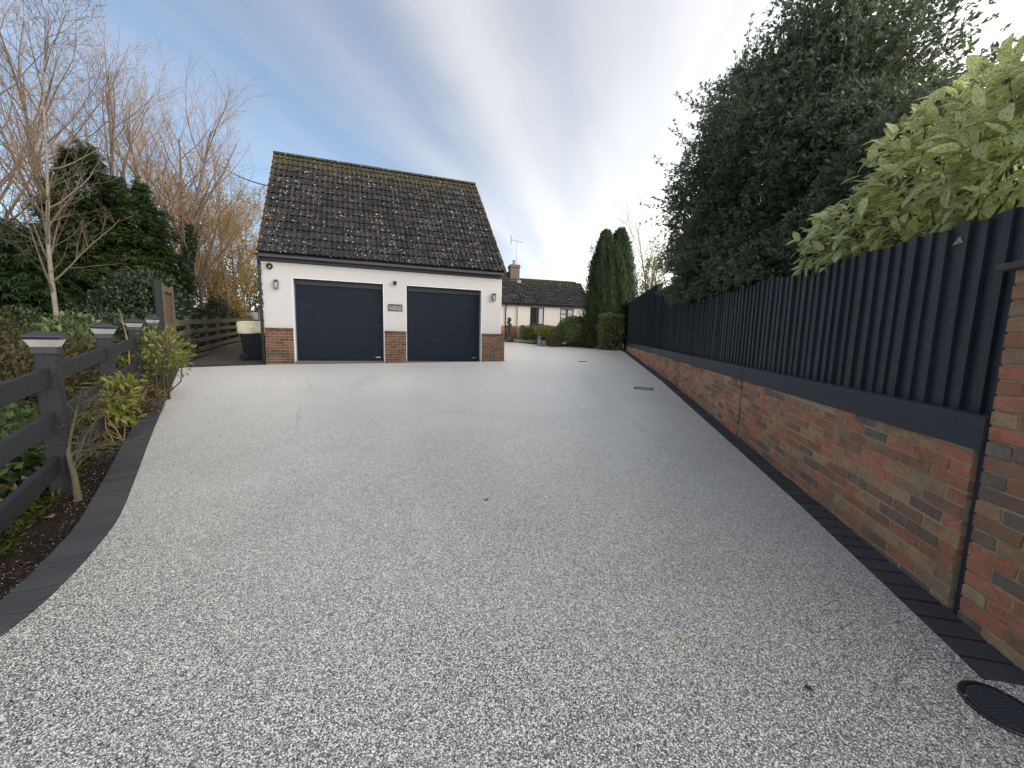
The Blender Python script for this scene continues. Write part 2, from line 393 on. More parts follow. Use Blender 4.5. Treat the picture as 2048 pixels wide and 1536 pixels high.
    M['alu'] = plain('aluminium', (.42, .43, .44), .4, .1, metal=.6)
    M['stone'] = plain('grey_stone', (.16, .16, .16), .8, .3, 8, .005)
    M['capstone'] = plain('dark_cap_tile', (.075, .068, .062), .85, .4, 12, .006)
    M['chip'] = leaf_mat('pale_stone_chip', [(.28, .275, .265), (.16, .16, .16), (.42, .41, .40)], .8, 0)
    M['barkchip'] = leaf_mat('bark_chip_brown', [(.030, .022, .016), (.055, .038, .026), (.09, .06, .04), (.02, .015, .012)], .9, 0, .1)
    M['cable'] = plain('black_cable', (.02, .02, .02), .6, .1)
    M['capmat'] = plain('grey_lamp_cap', (.026, .028, .034), .45, .15)
    M['moss_green'] = plain('moss_green', (.05, .065, .015), .95, .5, 15, .02)
build_mats()

# ------------------------------------------------------------------ mesh helpers
class MB:
    def __init__(s): s.v = []; s.f = []; s.mi = []; s.cur = 0
    def add(s, vs, fs):
        o = len(s.v); s.v += [tuple(x) for x in vs]
        for f in fs: s.f.append(tuple(i + o for i in f)); s.mi.append(s.cur)
        return s
    def box(s, x0, x1, y0, y1, z0, z1, fn=None):
        vs = [(x0, y0, z0), (x1, y0, z0), (x1, y1, z0), (x0, y1, z0), (x0, y0, z1), (x1, y0, z1), (x1, y1, z1), (x0, y1, z1)]
        if fn: vs = [fn(*v) for v in vs]
        return s.add(vs, [(0, 3, 2, 1), (4, 5, 6, 7), (0, 1, 5, 4), (1, 2, 6, 5), (2, 3, 7, 6), (3, 0, 4, 7)])
    def tube(s, pts, rad, k=8, cap=True):
        pts = [Vector(p) for p in pts]; n = len(pts)
        if isinstance(rad, (int, float)): rad = [rad] * n
        vs = []; ref = None
        for i in range(n):
            t = (pts[min(i + 1, n - 1)] - pts[max(i - 1, 0)])
            t = t.normalized() if t.length > 1e-9 else Vector((0, 0, 1))
            if ref is None: ref = Vector((1, 0, 0)) if abs(t.x) < .8 else Vector((0, 1, 0))
            a = (ref - t * ref.dot(t)); a = a.normalized() if a.length > 1e-6 else t.orthogonal().normalized()
            b = t.cross(a); ref = a
            for j in range(k):
                an = 2 * math.pi * j / k
                vs.append(pts[i] + (a * math.cos(an) + b * math.sin(an)) * rad[i])
        fs = [(i * k + j, i * k + (j + 1) % k, (i + 1) * k + (j + 1) % k, (i + 1) * k + j) for i in range(n - 1) for j in range(k)]
        if cap: fs += [tuple(range(k - 1, -1, -1)), tuple(range((n - 1) * k, n * k))]
        return s.add(vs, fs)
    def lathe(s, prof, c=(0, 0, 0), k=16, axis='z'):
        vs = []
        for r, h in prof:
            for j in range(k):
                a = 2 * math.pi * j / k
                p = (r * math.cos(a), r * math.sin(a), h)
                if axis == 'y': p = (p[0], p[2], p[1])
                if axis == 'x': p = (p[2], p[0], p[1])
                vs.append((p[0] + c[0], p[1] + c[1], p[2] + c[2]))
        n = len(prof)
        fs = [(i * k + j, i * k + (j + 1) % k, (i + 1) * k + (j + 1) % k, (i + 1) * k + j) for i in range(n - 1) for j in range(k)]
        fs += [tuple(range(k - 1, -1, -1)), tuple(range((n - 1) * k, n * k))]
        return s.add(vs, fs)
    def mesh(s, name, mats, bevel=0, smooth=False):
        me = bpy.data.meshes.new(name); me.from_pydata(s.v, [], s.f)
        for m in (mats if isinstance(mats, (list, tuple)) else [mats]): me.materials.append(MAT[m] if isinstance(m, str) else m)
        me.polygons.foreach_set('material_index', s.mi)
        if True:
            bm = bmesh.new(); bm.from_mesh(me)
            bmesh.ops.recalc_face_normals(bm, faces=bm.faces)
            if bevel: bmesh.ops.bevel(bm, geom=bm.edges[:], offset=bevel, segments=1, affect='EDGES', profile=.5, clamp_overlap=True)
            bm.to_mesh(me); bm.free()
        if smooth: me.polygons.foreach_set('use_smooth', [True] * len(me.polygons))
        me.update(); return me

def npmesh(name, V, Fc, mat, smooth=False):
    """V (n,3), Fc (m,k) numpy arrays of equal-size faces"""
    me = bpy.data.meshes.new(name)
    V = np.ascontiguousarray(V, dtype=np.float32); Fc = np.ascontiguousarray(Fc, dtype=np.int32)
    k = Fc.shape[1]
    me.vertices.add(len(V)); me.vertices.foreach_set('co', V.ravel())
    me.loops.add(Fc.size); me.loops.foreach_set('vertex_index', Fc.ravel())
    me.polygons.add(len(Fc)); me.polygons.foreach_set('loop_start', np.arange(0, Fc.size, k, dtype=np.int32))
    me.update(calc_edges=True)
    if smooth: me.polygons.foreach_set('use_smooth', np.ones(len(Fc), dtype=bool))
    me.materials.append(MAT[mat] if isinstance(mat, str) else mat)
    return me

def link(name, data, parent=None, loc=None, rot=None, label=None, cat=None, group=None, kind=None):
    o = bpy.data.objects.new(name, data); COL.objects.link(o)
    if parent is not None: o.parent = parent
    if loc is not None: o.location = loc
    if rot is not None: o.rotation_euler = rot
    if label: o['label'] = label
    if cat: o['category'] = cat
    if group: o['group'] = group
    if kind: o['kind'] = kind
    return o
def root(name, label, cat, loc=(0, 0, 0), rz=0., group=None):
    return link(name, None, None, loc, (0, 0, rz), label, cat, group)

def gz(Y):
    Y = max(-6., min(Y, 32.))
    return .0667 * Y if Y < 9 else .6003 + .045 * (Y - 9)
gzv = np.vectorize(gz)

def interp(tab, y):
    return float(np.interp(y, [t[0] for t in tab], [t[1] for t in tab]))

# plan lines, (Y, X)
LEFT = [(-8, -2.2), (.5, -2.24), (1.5, -2.28), (1.77, -2.335), (2.05, -2.46), (2.31, -2.60), (2.58, -2.76), (2.98, -3.07), (4.21, -4.06), (9.32, -8.10), (10.27, -6.70), (12.70, -.2), (18.9, -2.4), (26, -4.2)]
RIGHT = [(-8, 4.5), (1.44, 4.5), (1.50, 2.06), (1.97, 2.168), (3.04, 2.40), (5.86, 2.93), (10.4, 3.78), (19.1, 5.42), (19.25, 4.5), (20.9, 4.3), (21.3, 2.6), (22.6, 1.2), (25, -.5), (26, -4.1)]
def chaikin(p):
    out = [p[0]]
    for a, b in zip(p, p[1:]): out += [(a[0] * .75 + b[0] * .25, a[1] * .75 + b[1] * .25), (a[0] * .25 + b[0] * .75, a[1] * .25 + b[1] * .75)]
    return out + [p[-1]]
NL = len(LEFT)
LEFT = LEFT[:1] + chaikin(chaikin(LEFT[1:9])) + LEFT[9:]
KEND = LEFT.index((9.32, -8.10)) + 1
WANG = R(90 - 10.75)
WDIR = Vector((math.sin(R(10.75)), math.cos(R(10.75)), 0)); WNB = Vector((WDIR.y, -WDIR.x, 0))  # WNB points behind the wall
WP0 = Vector((2.30, 1.60, 0))

# ================================================================== SETTING
def strip(name, ys, xl, xr, zf, mat, nx=1, kind='structure', jit=0.):
    vs = []
    for y in ys:
        for i in range(nx + 1):
            x = xl(y) + (xr(y) - xl(y)) * i / nx
            vs.append((x, y, zf(x, y) + (random.uniform(-jit, jit) if jit else 0)))
    fs = [(a * (nx + 1) + i, a * (nx + 1) + i + 1, (a + 1) * (nx + 1) + i + 1, (a + 1) * (nx + 1) + i) for a in range(len(ys) - 1) for i in range(nx)]
    b = MB().add(vs, fs)
    me = b.mesh(name, mat, smooth=True)
    return link(name, me, kind=kind)

ys = sorted(set([round(-8 + .5 * i, 3) for i in range(69) if -8 + .5 * i <= 26] + [t[0] for t in LEFT] + [t[0] for t in RIGHT] + [9.0]))
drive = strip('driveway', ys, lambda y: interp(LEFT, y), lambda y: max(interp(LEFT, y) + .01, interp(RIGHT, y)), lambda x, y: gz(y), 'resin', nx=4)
strip('ground', [-60, -30, -8, 0, 9, 14, 20, 26, 32, 60, 120, 400], lambda y: -400, lambda y: 400, lambda x, y: gz(y) - .10, 'litter', nx=8)
strip('planting_bed', [round(-4 + .25 * i, 3) for i in range(53)], lambda y: interp(LEFT, y) - 1.15, lambda y: interp(LEFT, y) - .20,
      lambda x, y: gz(y) - .035, 'soil', nx=6, jit=.018)
strip('woodland_floor', [round(-4 + .5 * i, 3) for i in range(70)], lambda y: -40, lambda y: interp(LEFT[:KEND], y) - 1.05 if y < 9.3 else -9.3 - (y - 9.3) * .42,
      lambda x, y: gz(y) - .05, 'litter', nx=60, jit=.03)
strip('garden_ground', [round(-2 + 1. * i, 3) for i in range(34)], lambda y: 2.30 + (y - 1.6) * .19 + .22, lambda y: 40, lambda x, y: max(.9, gz(y) - .02), 'litter', nx=20, jit=.03)
strip('lawn', [19.3 + .4 * i for i in range(17)], lambda y: -8, lambda y: 3.2, lambda x, y: gz(y) - .045 + .03 * (y > 21), 'lawn', nx=12, jit=.006)
strip('shrub_bed', [19.0, 20, 21, 22, 23, 24, 25, 26], lambda y: 1.9 if y < 22.6 else 1.3, lambda y: 7.5, lambda x, y: gz(y) - .02, 'soil', nx=8, jit=.02)

# cracks in the resin
def crack(pts, w):
    vs = []; n = len(pts)
    for i, (x, y) in enumerate(pts):
        ww = .6 * w * (.35 + .65 * math.sin(math.pi * (i + .5) / n)) * random.uniform(.6, 1.3)
        vs += [(x - ww, y, gz(y) + .004), (x + ww, y + ww * .3, gz(y) + .004)]
    fs = [(2 * i, 2 * i + 1, 2 * i + 3, 2 * i + 2) for i in range(n - 1)]
    link('crack', MB().add(vs, fs).mesh('crack', 'crack'), parent=drive)
def wobble(a, b, n, j):
    return [(a[0] + (b[0] - a[0]) * t / n + random.uniform(-j, j), a[1] + (b[1] - a[1]) * t / n) for t in range(n + 1)]
crack(wobble((-3.30, 5.9), (-2.72, 4.75), 14, .06), .006)
crack(wobble((-2.15, 3.55), (-1.83, 3.33), 7, .02), .004)
crack(wobble((-1.83, 3.33), (-1.93, 3.05), 6, .02), .004)
crack(wobble((-1.80, 3.10), (-1.62, 2.95), 5, .015), .0025)
crack(wobble((-4.3, 8.0), (-3.75, 7.2), 8, .07), .006)
crack(wobble((-4.9, 9.9), (-4.4, 8.8), 8, .06), .006)

crack(wobble((-2.72, 4.75), (-2.35, 4.0), 9, .04), .0025)
crack(wobble((-3.9, 4.6), (-3.3, 4.75), 6, .03), .003)
crack(wobble((-.9, 5.6), (-.6, 6.0), 5, .03), .003)
# kerb pavers
pav = []
for i in range(4):
    b = MB().box(-.104, .104, -.0465, .0465, -.06, 0)
    me = b.mesh('paver', 'paver', bevel=.003)
    for v in me.vertices: v.co.x += random.uniform(-.002, .002); v.co.y += random.uniform(-.0015, .0015)
    pav.append(me)
def kerb(name, path, off, pitch, stretch=1.):
    k = link(name, None, kind='structure')
    pts = [Vector(p) for p in path]
    segs = [(a, b, (b - a).length) for a, b in zip(pts, pts[1:])]
    L = sum(s[2] for s in segs); d = pitch / 2
    while d < L:
        r = d
        for a, b, l in segs:
            if r <= l: break
            r -= l
        t = (b - a).normalized(); p = a + t * r; nl = Vector((-t.y, t.x))
        c = p + nl * off
        z = gz(c.y) + .004 + random.uniform(-.002, .003)
        sl = math.atan(.0667 if c.y < 9 else .045)
        o = link('paver', random.choice(pav), parent=k)
        ey = Vector((t.x, t.y, t.y * math.tan(sl))).normalized(); ex0 = Vector((nl.x, nl.y, nl.y * math.tan(sl)))
        ez = (-ex0).cross(ey).normalized(); ex = ey.cross(ez).normalized()
        mm = Matrix((ex, ey * stretch, ez)).transposed().to_4x4(); mm.translation = Vector((c.x, c.y, z)); o.matrix_local = mm
        d += pitch
    b = MB()
    for a, bb in zip(pts, pts[1:]):
        t = (bb - a).normalized(); nl = Vector((-t.y, t.x))
        q = [a + nl * (off - .104), bb + nl * (off - .104), bb + nl * (off + .104), a + nl * (off + .104)]
        b.add([(v.x, v.y, gz(v.y) - .006) for v in q], [(0, 1, 2, 3)])
    link('joint_bed', b.mesh('joint_bed', 'joint'), parent=k)
kerb('kerb_edging', [(x, y) for y, x in LEFT[1:KEND]], .108, .105)
kerb('kerb_edging', [(x, y) for y, x in RIGHT[2:7]] + [(5.36, 18.8)], -.108, .125, 1.19)
kerb('kerb_edging', [(-8.22, 9.36), (-6.86, 10.22)], .108, .105)

# block paved side path
b = MB()
A = Vector((-6.95, 10.32, 0)); ex = Vector((.945, .327, 0)); ey = Vector((-.327, .945, 0))
for i in range(-26, 2):
    for j in range(0, 46):
        x0 = i * .104 + (.0 if j % 2 else .0); y0 = j * .206 + (.103 if i % 2 else 0) + .1
        c = A + ex * x0 + ey * y0
        if c.x < -8.5 - (c.y - 9.6) * .56 + .15: continue
        dz = random.uniform(-.002, .002)
        b.box(.002, .101, .002, .203, -.05, 0, lambda u, v, w, c=c, dz=dz: (lambda p: (p.x, p.y, gz(p.y) + .0 + w + dz))(c + ex * u + ey * v))
path = link('side_path', MB().add([(p.x, p.y, gz(p.y) - .012) for p in (A + ex * -3.2 + ey * -.05, A + ex * .3 + ey * -.05, A + ex * .3 + ey * 9.6, A + ex * -3.2 + ey * 9.6)], [(0, 1, 2, 3)]).mesh('side_path', 'joint'), kind='structure')
link('paving_block', b.mesh('paving_block', 'block'), parent=path, kind='stuff')

# ================================================================== BRICKS
brick_me = []
for i in range(5):
    b = MB().box(-.1075, .1075, -.05, .05, -.0325, .0325)
    me = b.mesh('brick', 'brick', bevel=.004)
    for v in me.vertices:
        v.co.x += random.uniform(-.0025, .0025); v.co.z += random.uniform(-.002, .002); v.co.y += random.uniform(-.001, .001)
    brick_me.append(me)
half_me = []
for i in range(3):
    b = MB().box(-.05, .05, -.05, .05, -.0325, .0325)
    me = b.mesh('brick', 'brick', bevel=.004)
    for v in me.vertices: v.co.x += random.uniform(-.002, .002); v.co.z += random.uniform(-.002, .002)
    half_me.append(me)

def rebrick(ms):
    out = []
    for q in ms:
        q = q.copy(); q.materials[0] = MAT['gbrick']; out.append(q)
    return out
gbrick_me, ghalf_me = rebrick(brick_me), rebrick(half_me)
def course(x0, x1, row, half=True):
    """brick spans of one stretcher course, joints 10 mm"""
    out = []; x = x0
    if row % 2: out.append((x, min(x + .1025, x1))); x += .1125
    while x < x1 - .02:
        e = min(x + .215, x1); out.append((x, e)); x += .225
    return out

def wall_section(name, label, s0, s1, zb, zt, slope, single, kind_group):
    """brick panel in the wall frame: x along the wall, y towards the drive"""
    base = WP0 + WDIR * s0
    rt = root(name, label, 'wall', (base.x, base.y, 0), WANG, kind_group)
    L = s1 - s0
    z_lo = lambda x: zb + slope * x
    bm_ = MB()
    bm_.add([(0, -.006, zb - .4), (L, -.006, zb - .3), (L, -.006, zt(s1)), (0, -.006, zt(s0)), (0, -.22, zb - .4), (L, -.22, zb - .3), (L, -.22, zt(s1)), (0, -.22, zt(s0))],
            [(0, 1, 2, 3), (5, 4, 7, 6), (0, 3, 7, 4), (1, 5, 6, 2), (3, 2, 6, 7), (0, 4, 5, 1)])
    link('mortar_core', bm_.mesh('mortar_core', 'mortar'), parent=rt)
    rows = int((zt(s1) - zb) / .075) + 1
    joined = MB()
    ang = math.atan(slope)
    for r_ in range(rows + 1):
        for a, e in course(0, L, r_):
            xm = (a + e) / 2; zc_ = zb + .0375 + r_ * .075 + slope * xm
            if zc_ + .03 > zt(s0 + xm) - .0: continue
            gnd_ = gz((base + WDIR * xm).y)
            if zc_ + .034 < gnd_: continue
            if single:
                full = (e - a) > .16
                o = link('brick', random.choice(brick_me if full else half_me), parent=rt)
                o.location = (xm, -.05 + random.uniform(-.004, .003), zc_)
                o.rotation_euler = (0, -ang, random.uniform(-.008, .008))
                o.scale = ((e - a) / (.215 if full else .10), 1, 1)
            else:
                joined.box(a, e, -.1, random.uniform(-.003, .002), zc_ - .0325, zc_ + .0325, lambda x, y, z, a=a: (x, y, z + slope * (x - xm)))
    if not single: link('brick', joined.mesh('brick', 'bricks'), parent=rt, kind='stuff')
    return rt
WG = 'brick retaining wall panels under the black fence'
zt1 = lambda s: 1.02 + .016 * s
wall_section('retaining_wall', 'nearest brick retaining wall panel, between the brick pier and the widest dark slit', .325, 3.29, .02, zt1, .05, True, WG)
wall_section('retaining_wall', 'second brick retaining wall panel from the pier, beyond the widest dark slit', 3.36, 6.70, .17, zt1, .05, True, WG)
wall_section('retaining_wall', 'low brick wall panel where the tall black fence begins, third from the pier', 6.74, 9.93, .36, zt1, .05, False, WG)
wall_section('retaining_wall', 'low brick wall panel under the tall fence, fourth from the pier', 9.97, 12.75, .54, zt1, .045, False, WG)
wall_section('retaining_wall', 'low far brick wall panel, second from the clipped hedge', 12.79, 15.9, .66, zt1, .045, False, WG)
wall_section('retaining_wall', 'farthest and lowest brick wall panel beside the clipped square hedge', 15.94, 19.2, .80, zt1, .045, False, WG)

# pier at the right edge
pr = root('brick_pier', 'red and purple brick pier with a stone cap at the right edge', 'pier', (WP0.x + WDIR.x * -.19, WP0.y + WDIR.y * -.19, 0), WANG)
link('mortar_core', MB().box(.007, .448, -.42, -.007, -.3, 1.885).mesh('mortar_core', 'mortar'), parent=pr)
for r_ in range(-1, 25):
    zc_ = .075 * r_ + .055
    if zc_ > 1.86: break
    for a, e in ([(0, .1025), (.1125, .3275), (.3375, .455)] if r_ % 2 else [(0, .2225), (.2325, .455)]):
        full = (e - a) > .16
        o = link('brick', random.choice(brick_me if full else half_me), parent=pr, loc=((a + e) / 2, -.05 + random.uniform(-.003, .003), zc_), rot=(0, random.uniform(-.006, .006), random.uniform(-.01, .01)))
        o.scale = ((e - a) / (.215 if full else .10), 1, 1)
    for yy in (-.1575, -.37):
        if yy < -.3 and r_ % 2: continue
        o = link('brick', random.choice(brick_me), parent=pr, loc=(.405, yy, zc_), rot=(0, 0, math.pi / 2))
    link('brick', random.choice(brick_me), parent=pr, loc=(.05, -.2125 - (.055 if r_ % 2 else 0), zc_), rot=(0, 0, math.pi / 2))
    o = link('brick', random.choice(half_me), parent=pr, loc=(.05, -.375 if not r_ % 2 else -.132, zc_), rot=(0, 0, math.pi / 2)); o.scale = (.9 if not r_ % 2 else .45, 1, 1)
capb = MB().box(-.045, .50, -.47, .045, 1.885, 1.918)
link('cap', capb.mesh('cap', 'capstone', bevel=.006), parent=pr)

# ================================================================== BLACK FENCE ON THE WALL
def plank(w, h, t0, t1, mat, name='board', tilt=0):
    """feather edge board: thick edge at x=0 (t0), thin at x=w (t1); front face towards +y"""
    nz = 5; vs = []
    for i in range(nz + 1):
        z = h * i / nz; j = random.uniform(-.002, .002)
        vs += [(0 + j, 0, z), (0 + j, t0, z), (w + j, t1 - .002, z), (w + j, 0 - .002, z)]
    fs = []
    for i in range(nz):
        o = i * 4
        for k in range(4): fs.append((o + k, o + (k + 1) % 4, o + 4 + (k + 1) % 4, o + 4 + k))
    fs += [(3, 2, 1, 0), (nz * 4, nz * 4 + 1, nz * 4 + 2, nz * 4 + 3)]
    return MB().add(vs, fs).mesh(name, mat)
boards = [plank(.135, 1.035, .030 + random.uniform(-.003, .003), .008, 'wfence') for _ in range(6)]
FG = 'black fences standing on the brick wall'
fr = root('black_fence', 'near low black fence of overlapping vertical boards behind the brick pier', 'fence', tuple(WP0), WANG, FG)
s = -.40; i = 0
while s < 6.86:
    z0 = 1.165 + .016 * s
    o = link('board', random.choice(boards), parent=fr, loc=(s, -.075 + random.uniform(-.003, .003), z0 + random.uniform(-.006, .006)), rot=(random.uniform(-.004, .004), random.uniform(-.006, .006), random.uniform(-.03, .03)))
    o.scale = (random.uniform(.96, 1.03), random.uniform(.85, 1.1), random.uniform(.98, 1.006)); s += .112 + random.uniform(-.007, .007)
# gravel boards under all the fences (front face slightly proud of the brick)
def gboard(par, s0, s1):
    z = lambda q: 1.005 + .016 * q
    b = MB().add([(s0, -.06, z(s0)), (s1, -.06, z(s1)), (s1, -.06, z(s1) + .172), (s0, -.06, z(s0) + .172), (s0, .014, z(s0)), (s1, .014, z(s1)), (s1, .014, z(s1) + .168), (s0, .014, z(s0) + .168)],
                 [(0, 3, 2, 1), (4, 5, 6, 7), (0, 1, 5, 4), (1, 2, 6, 5), (2, 3, 7, 6), (3, 0, 4, 7)])
    link('gravel_board', b.mesh('gravel_board', 'wtimber', bevel=.004), parent=par)
for a, e in ((.275, 3.30), (3.305, 6.88)): gboard(fr, a, e)
for sp in (.295, 3.325, 6.72):
    link('post', MB().box(sp - .024, sp + .024, -.17, -.03, -.1 + .06 * sp, 1.004 + .016 * sp).mesh('post', 'wtimber'), parent=fr)
link('post', MB().box(-.06, .04, -.2, -.1, .9, 2.52).mesh('post', 'wtimber'), parent=fr)
def tall_fence(label, s0, s1, ztop0, ztop1):
    f = root('black_fence', label, 'fence', tuple(WP0), WANG, FG)
    s = s0; bb = MB()
    n = int((s1 - s0) / .11)
    for i in range(n):
        a = s0 + (s1 - s0) * i / n; e = s0 + (s1 - s0) * (i + 1) / n + .01
        zt_ = ztop0 + (ztop1 - ztop0) * i / n + random.uniform(-.008, .008); z0 = 1.165 + .016 * a
        t = random.uniform(.022, .027)
        bb2 = MB().add([(a, -.08, z0), (a, -.08 + t, z0), (e, -.075, z0), (e, -.085, z0), (a, -.08, zt_), (a, -.08 + t, zt_), (e, -.075, zt_), (e, -.085, zt_)],
               [(0, 1, 2, 3), (7, 6, 5, 4), (0, 4, 5, 1), (1, 5, 6, 2), (2, 6, 7, 3), (3, 7, 4, 0)])
        link('board', bb2.mesh('board', 'wfence'), parent=f)
    for sp in (s0 + .05, s1 - .03):
        link('post', MB().box(sp - .04, sp + .04, -.19, -.09, .5 + .04 * sp, ztop0).mesh('post', 'wtimber'), parent=f)
    c = s0
    while c < s1 - .1:
        e = min(c + 3.0, s1); gboard(f, c, e - .006); c = e
    return f
tall_fence('middle black fence panel stepping up behind the dark evergreen tree', 6.9, 10.38, 2.95, 3.0)
tall_fence('far tall black fence panel running to the clipped hedge', 10.42, 19.3, 3.25, 3.5)

# ================================================================== GARAGE
GA = R(19.1)
GP = Vector((-6.089, 10.70, 0))
ga = root('garage', 'white rendered double garage with brick base and steep tiled roof', 'garage', tuple(GP), GA)
SK = -.062
PY0, PZ0, PY1, PZ1 = -.25, 3.60, 3.22, 7.40
pitch = math.atan2(PZ1 - PZ0, PY1 - PY0); SL = math.hypot(PZ1 - PZ0, PY1 - PY0)
X0, X1 = -.67, 6.01
w = MB()
D = [(.035, 2.40), (3.03, 5.365)]; ZB, ZT = .745, 3.02
th = .28
for a, e in ((X0, D[0][0]), (D[0][1], D[1][0]), (D[1][1], X1)): w.box(a, e, 0, th, 0.2, ZT)
w.box(X0, X1, 0, th, ZT, 3.56)
w.box(X0, X0 + th, th, 6.4, .2, 3.56); w.box(X1 - th, X1, th, 6.4, .2, 3.56); w.box(X0 + th, X1 - th, 6.12, 6.4, .2, 3.56)
for xa in (X0, X1 - th):
    g = [(0.02, 3.56), (6.38, 3.56), (PY1, PZ1 - .16)]
    vs = [(xa + SK * y, y, z) for y, z in g] + [(xa + th + SK * y, y, z) for y, z in g]
    w.add(vs, [(0, 1, 2), (5, 4, 3), (0, 3, 4, 1), (1, 4, 5, 2), (2, 5, 3, 0)])
link('wall', w.mesh('wall', 'render'), parent=ga)
# corner beads round openings
bd = MB()
for a, e in D:
    bd.box(a - .004, a + .016, -.004, .19, ZB, ZT); bd.box(e - .016, e + .004, -.004, .19, ZB, ZT); bd.box(a + .016, e - .016, -.004, .05, ZT - .012, ZT + .004)
bd.box(X1 - .012, X1 + .004, -.004, .01, 1.66, 3.42)
link('corner_bead', bd.mesh('corner_bead', 'bead'), parent=ga)
# brick plinths
def plinth(a, e, side=False):
    p = link('brick_plinth', MB().box(a + .01, e - .01, -.042, -.001, .3, 1.60).mesh('brick_plinth', 'mortar'), parent=ga)
    for r_ in range(0, 12):
        zc_ = 1.60 - .0375 - r_ * .0765
        for q0, q1 in course(a, e, r_):
            full = (q1 - q0) > .16
            if q1 - q0 < .03: continue
            o = link('brick', random.choice(gbrick_me if full else ghalf_me), parent=p, loc=((q0 + q1) / 2, -.003 + random.uniform(-.002, .003), zc_))
            o.scale = ((q1 - q0) / (.215 if full else .10), 1, 1)
        if side:
            for k in range(3):
                y = .07 + k * .225
                link('brick', random.choice(gbrick_me), parent=p, loc=(e - .05, y + .1, zc_), rot=(0, 0, math.pi / 2))
    x = a - .012
    while x < e - .02:
        x2 = min(x + .16, e + .012)
        link('coping_tile', MB().box(x, x2 - .006, -.075, .0 if not side else .04, 1.602, 1.652).mesh('coping_tile', 'gbrick', bevel=.005), parent=p); x = x2
    return p
plinth(X0 + .02, D[0][0] - .022); plinth(D[0][1] + .022, D[1][0] - .004); plinth(D[1][1] + .022, 6.13, True)
link('brick_plinth', MB().box(X1 + .001, 6.125, .68, 6.4, .3, 1.62).mesh('brick_plinth', 'mortar'), parent=ga)
# doors
def garage_door(a, e, label):
    d = link('garage_door', None, parent=ga, label=label)
    fy = .20
    f = MB().box(a + .017, a + .05, fy - .02, fy + .06, ZB, ZT - .014).box(e - .05, e - .017, fy - .02, fy + .06, ZB, ZT - .014).box(a + .05, e - .05, fy - .03, fy + .06, 2.865, ZT - .014)
    link('door_frame', f.mesh('door_frame', 'frame', bevel=.004), parent=d)
    zz = [.760, 1.288, 1.812, 2.340, 2.862]
    for z0, z1 in zip(zz, zz[1:]):
        link('door_panel', MB().box(a + .052, e - .052, fy, fy + .04, z0 + .006, z1 - .006).mesh('door_panel', 'door', bevel=.007), parent=d)
    link('door_seal', MB().box(a + .05, e - .05, fy + .012, fy + .035, .747, 2.862).mesh('door_seal', 'blackpvc'), parent=d)
    pl = MB().box(e - .25, e - .12, fy - .004, fy + .001, .845, .875)
    pl.cur = 1
    for k in range(6): pl.box(e - .238 + k * .018, e - .226 + k * .018, fy - .0055, fy - .004, .853, .867)
    link('badge', pl.mesh('badge', ['steel', 'frame']), parent=d)
garage_door(*D[0], 'wider-looking left garage door, dark navy sectional panels')
garage_door(*D[1], 'right garage door, dark navy sectional panels')
kh = MB().lathe([(.012, -.008), (.012, .002)], (3.03 + .95, .2, 1.42), 10, 'y')
link('lock', kh.mesh('lock', 'steel'), parent=ga)
link('threshold', MB().box(D[0][0], D[0][1], -.03, .24, .5, .744).box(D[1][0], D[1][1], -.03, .24, .5, .744).mesh('threshold', 'stone'), parent=ga)
# roof
rd = MB()
def rp(x, y, z): return (x + SK * y, y, z)
e0, e1 = -.73, 6.05
rd.add([rp(e0 + .02, PY0 + .03, PZ0 - .05), rp(e1 - .02, PY0 + .03, PZ0 - .05), rp(e1 - .02, PY1, PZ1 - .05), rp(e0 + .02, PY1, PZ1 - .05),
        rp(e0 + .02, 2 * PY1 - PY0, PZ0 - .05), rp(e1 - .02, 2 * PY1 - PY0, PZ0 - .05),
        rp(e0 + .02, PY0 + .03, PZ0 - .11), rp(e1 - .02, PY0 + .03, PZ0 - .11), rp(e1 - .02, PY1, PZ1 - .14), rp(e0 + .02, PY1, PZ1 - .14),
        rp(e0 + .02, 2 * PY1 - PY0, PZ0 - .12), rp(e1 - .02, 2 * PY1 - PY0, PZ0 - .12)],
       [(0, 1, 2, 3), (3, 2, 5, 4), (7, 6, 9, 8), (8, 9, 10, 11), (0, 3, 9, 6), (3, 4, 10, 9), (1, 7, 8, 2), (2, 8, 11, 5), (0, 6, 7, 1), (4, 5, 11, 10)])
roof = link('roof', rd.mesh('roof', 'fascia'), parent=ga)
NC, NR = 23, 15
tw = (e1 - e0) / NC; tg = SL / NR
def tile_mesh(w_, l_, n=12):
    vs = []
    prof = []
    for i in range(n + 1):
        u = i / n * 1.02
        ph = (u * 2) % 1.0
        hh = .030 * max(0., math.sin(math.pi * min(1., ph / .52))) if ph < .52 else .0
        prof.append((u * w_, hh))
    for (v, lift) in ((0, .034), (l_, 0.0)):
        for x, hh in prof: vs.append((x, v, hh + lift))
    for x, hh in prof: vs.append((x, .010, hh + .034 - .036))
    m = n + 1
    fs = [(i, i + 1, m + i + 1, m + i) for i in range(n)] + [(2 * m + i, 2 * m + i + 1, i + 1, i) for i in range(n)]
    fs += [(0, m, 2 * m)] + [(n, 2 * m + n, m + n)]
    return vs, fs
tme = []
for k in range(4):
    vs, fs = tile_mesh(tw, tg * 1.2)
    vs = [(x, y, z + random.uniform(-.0015, .0015)) for x, y, z in vs]
    tme.append(MB().add(vs, fs).mesh('tile', 'tile'))
top = MB()
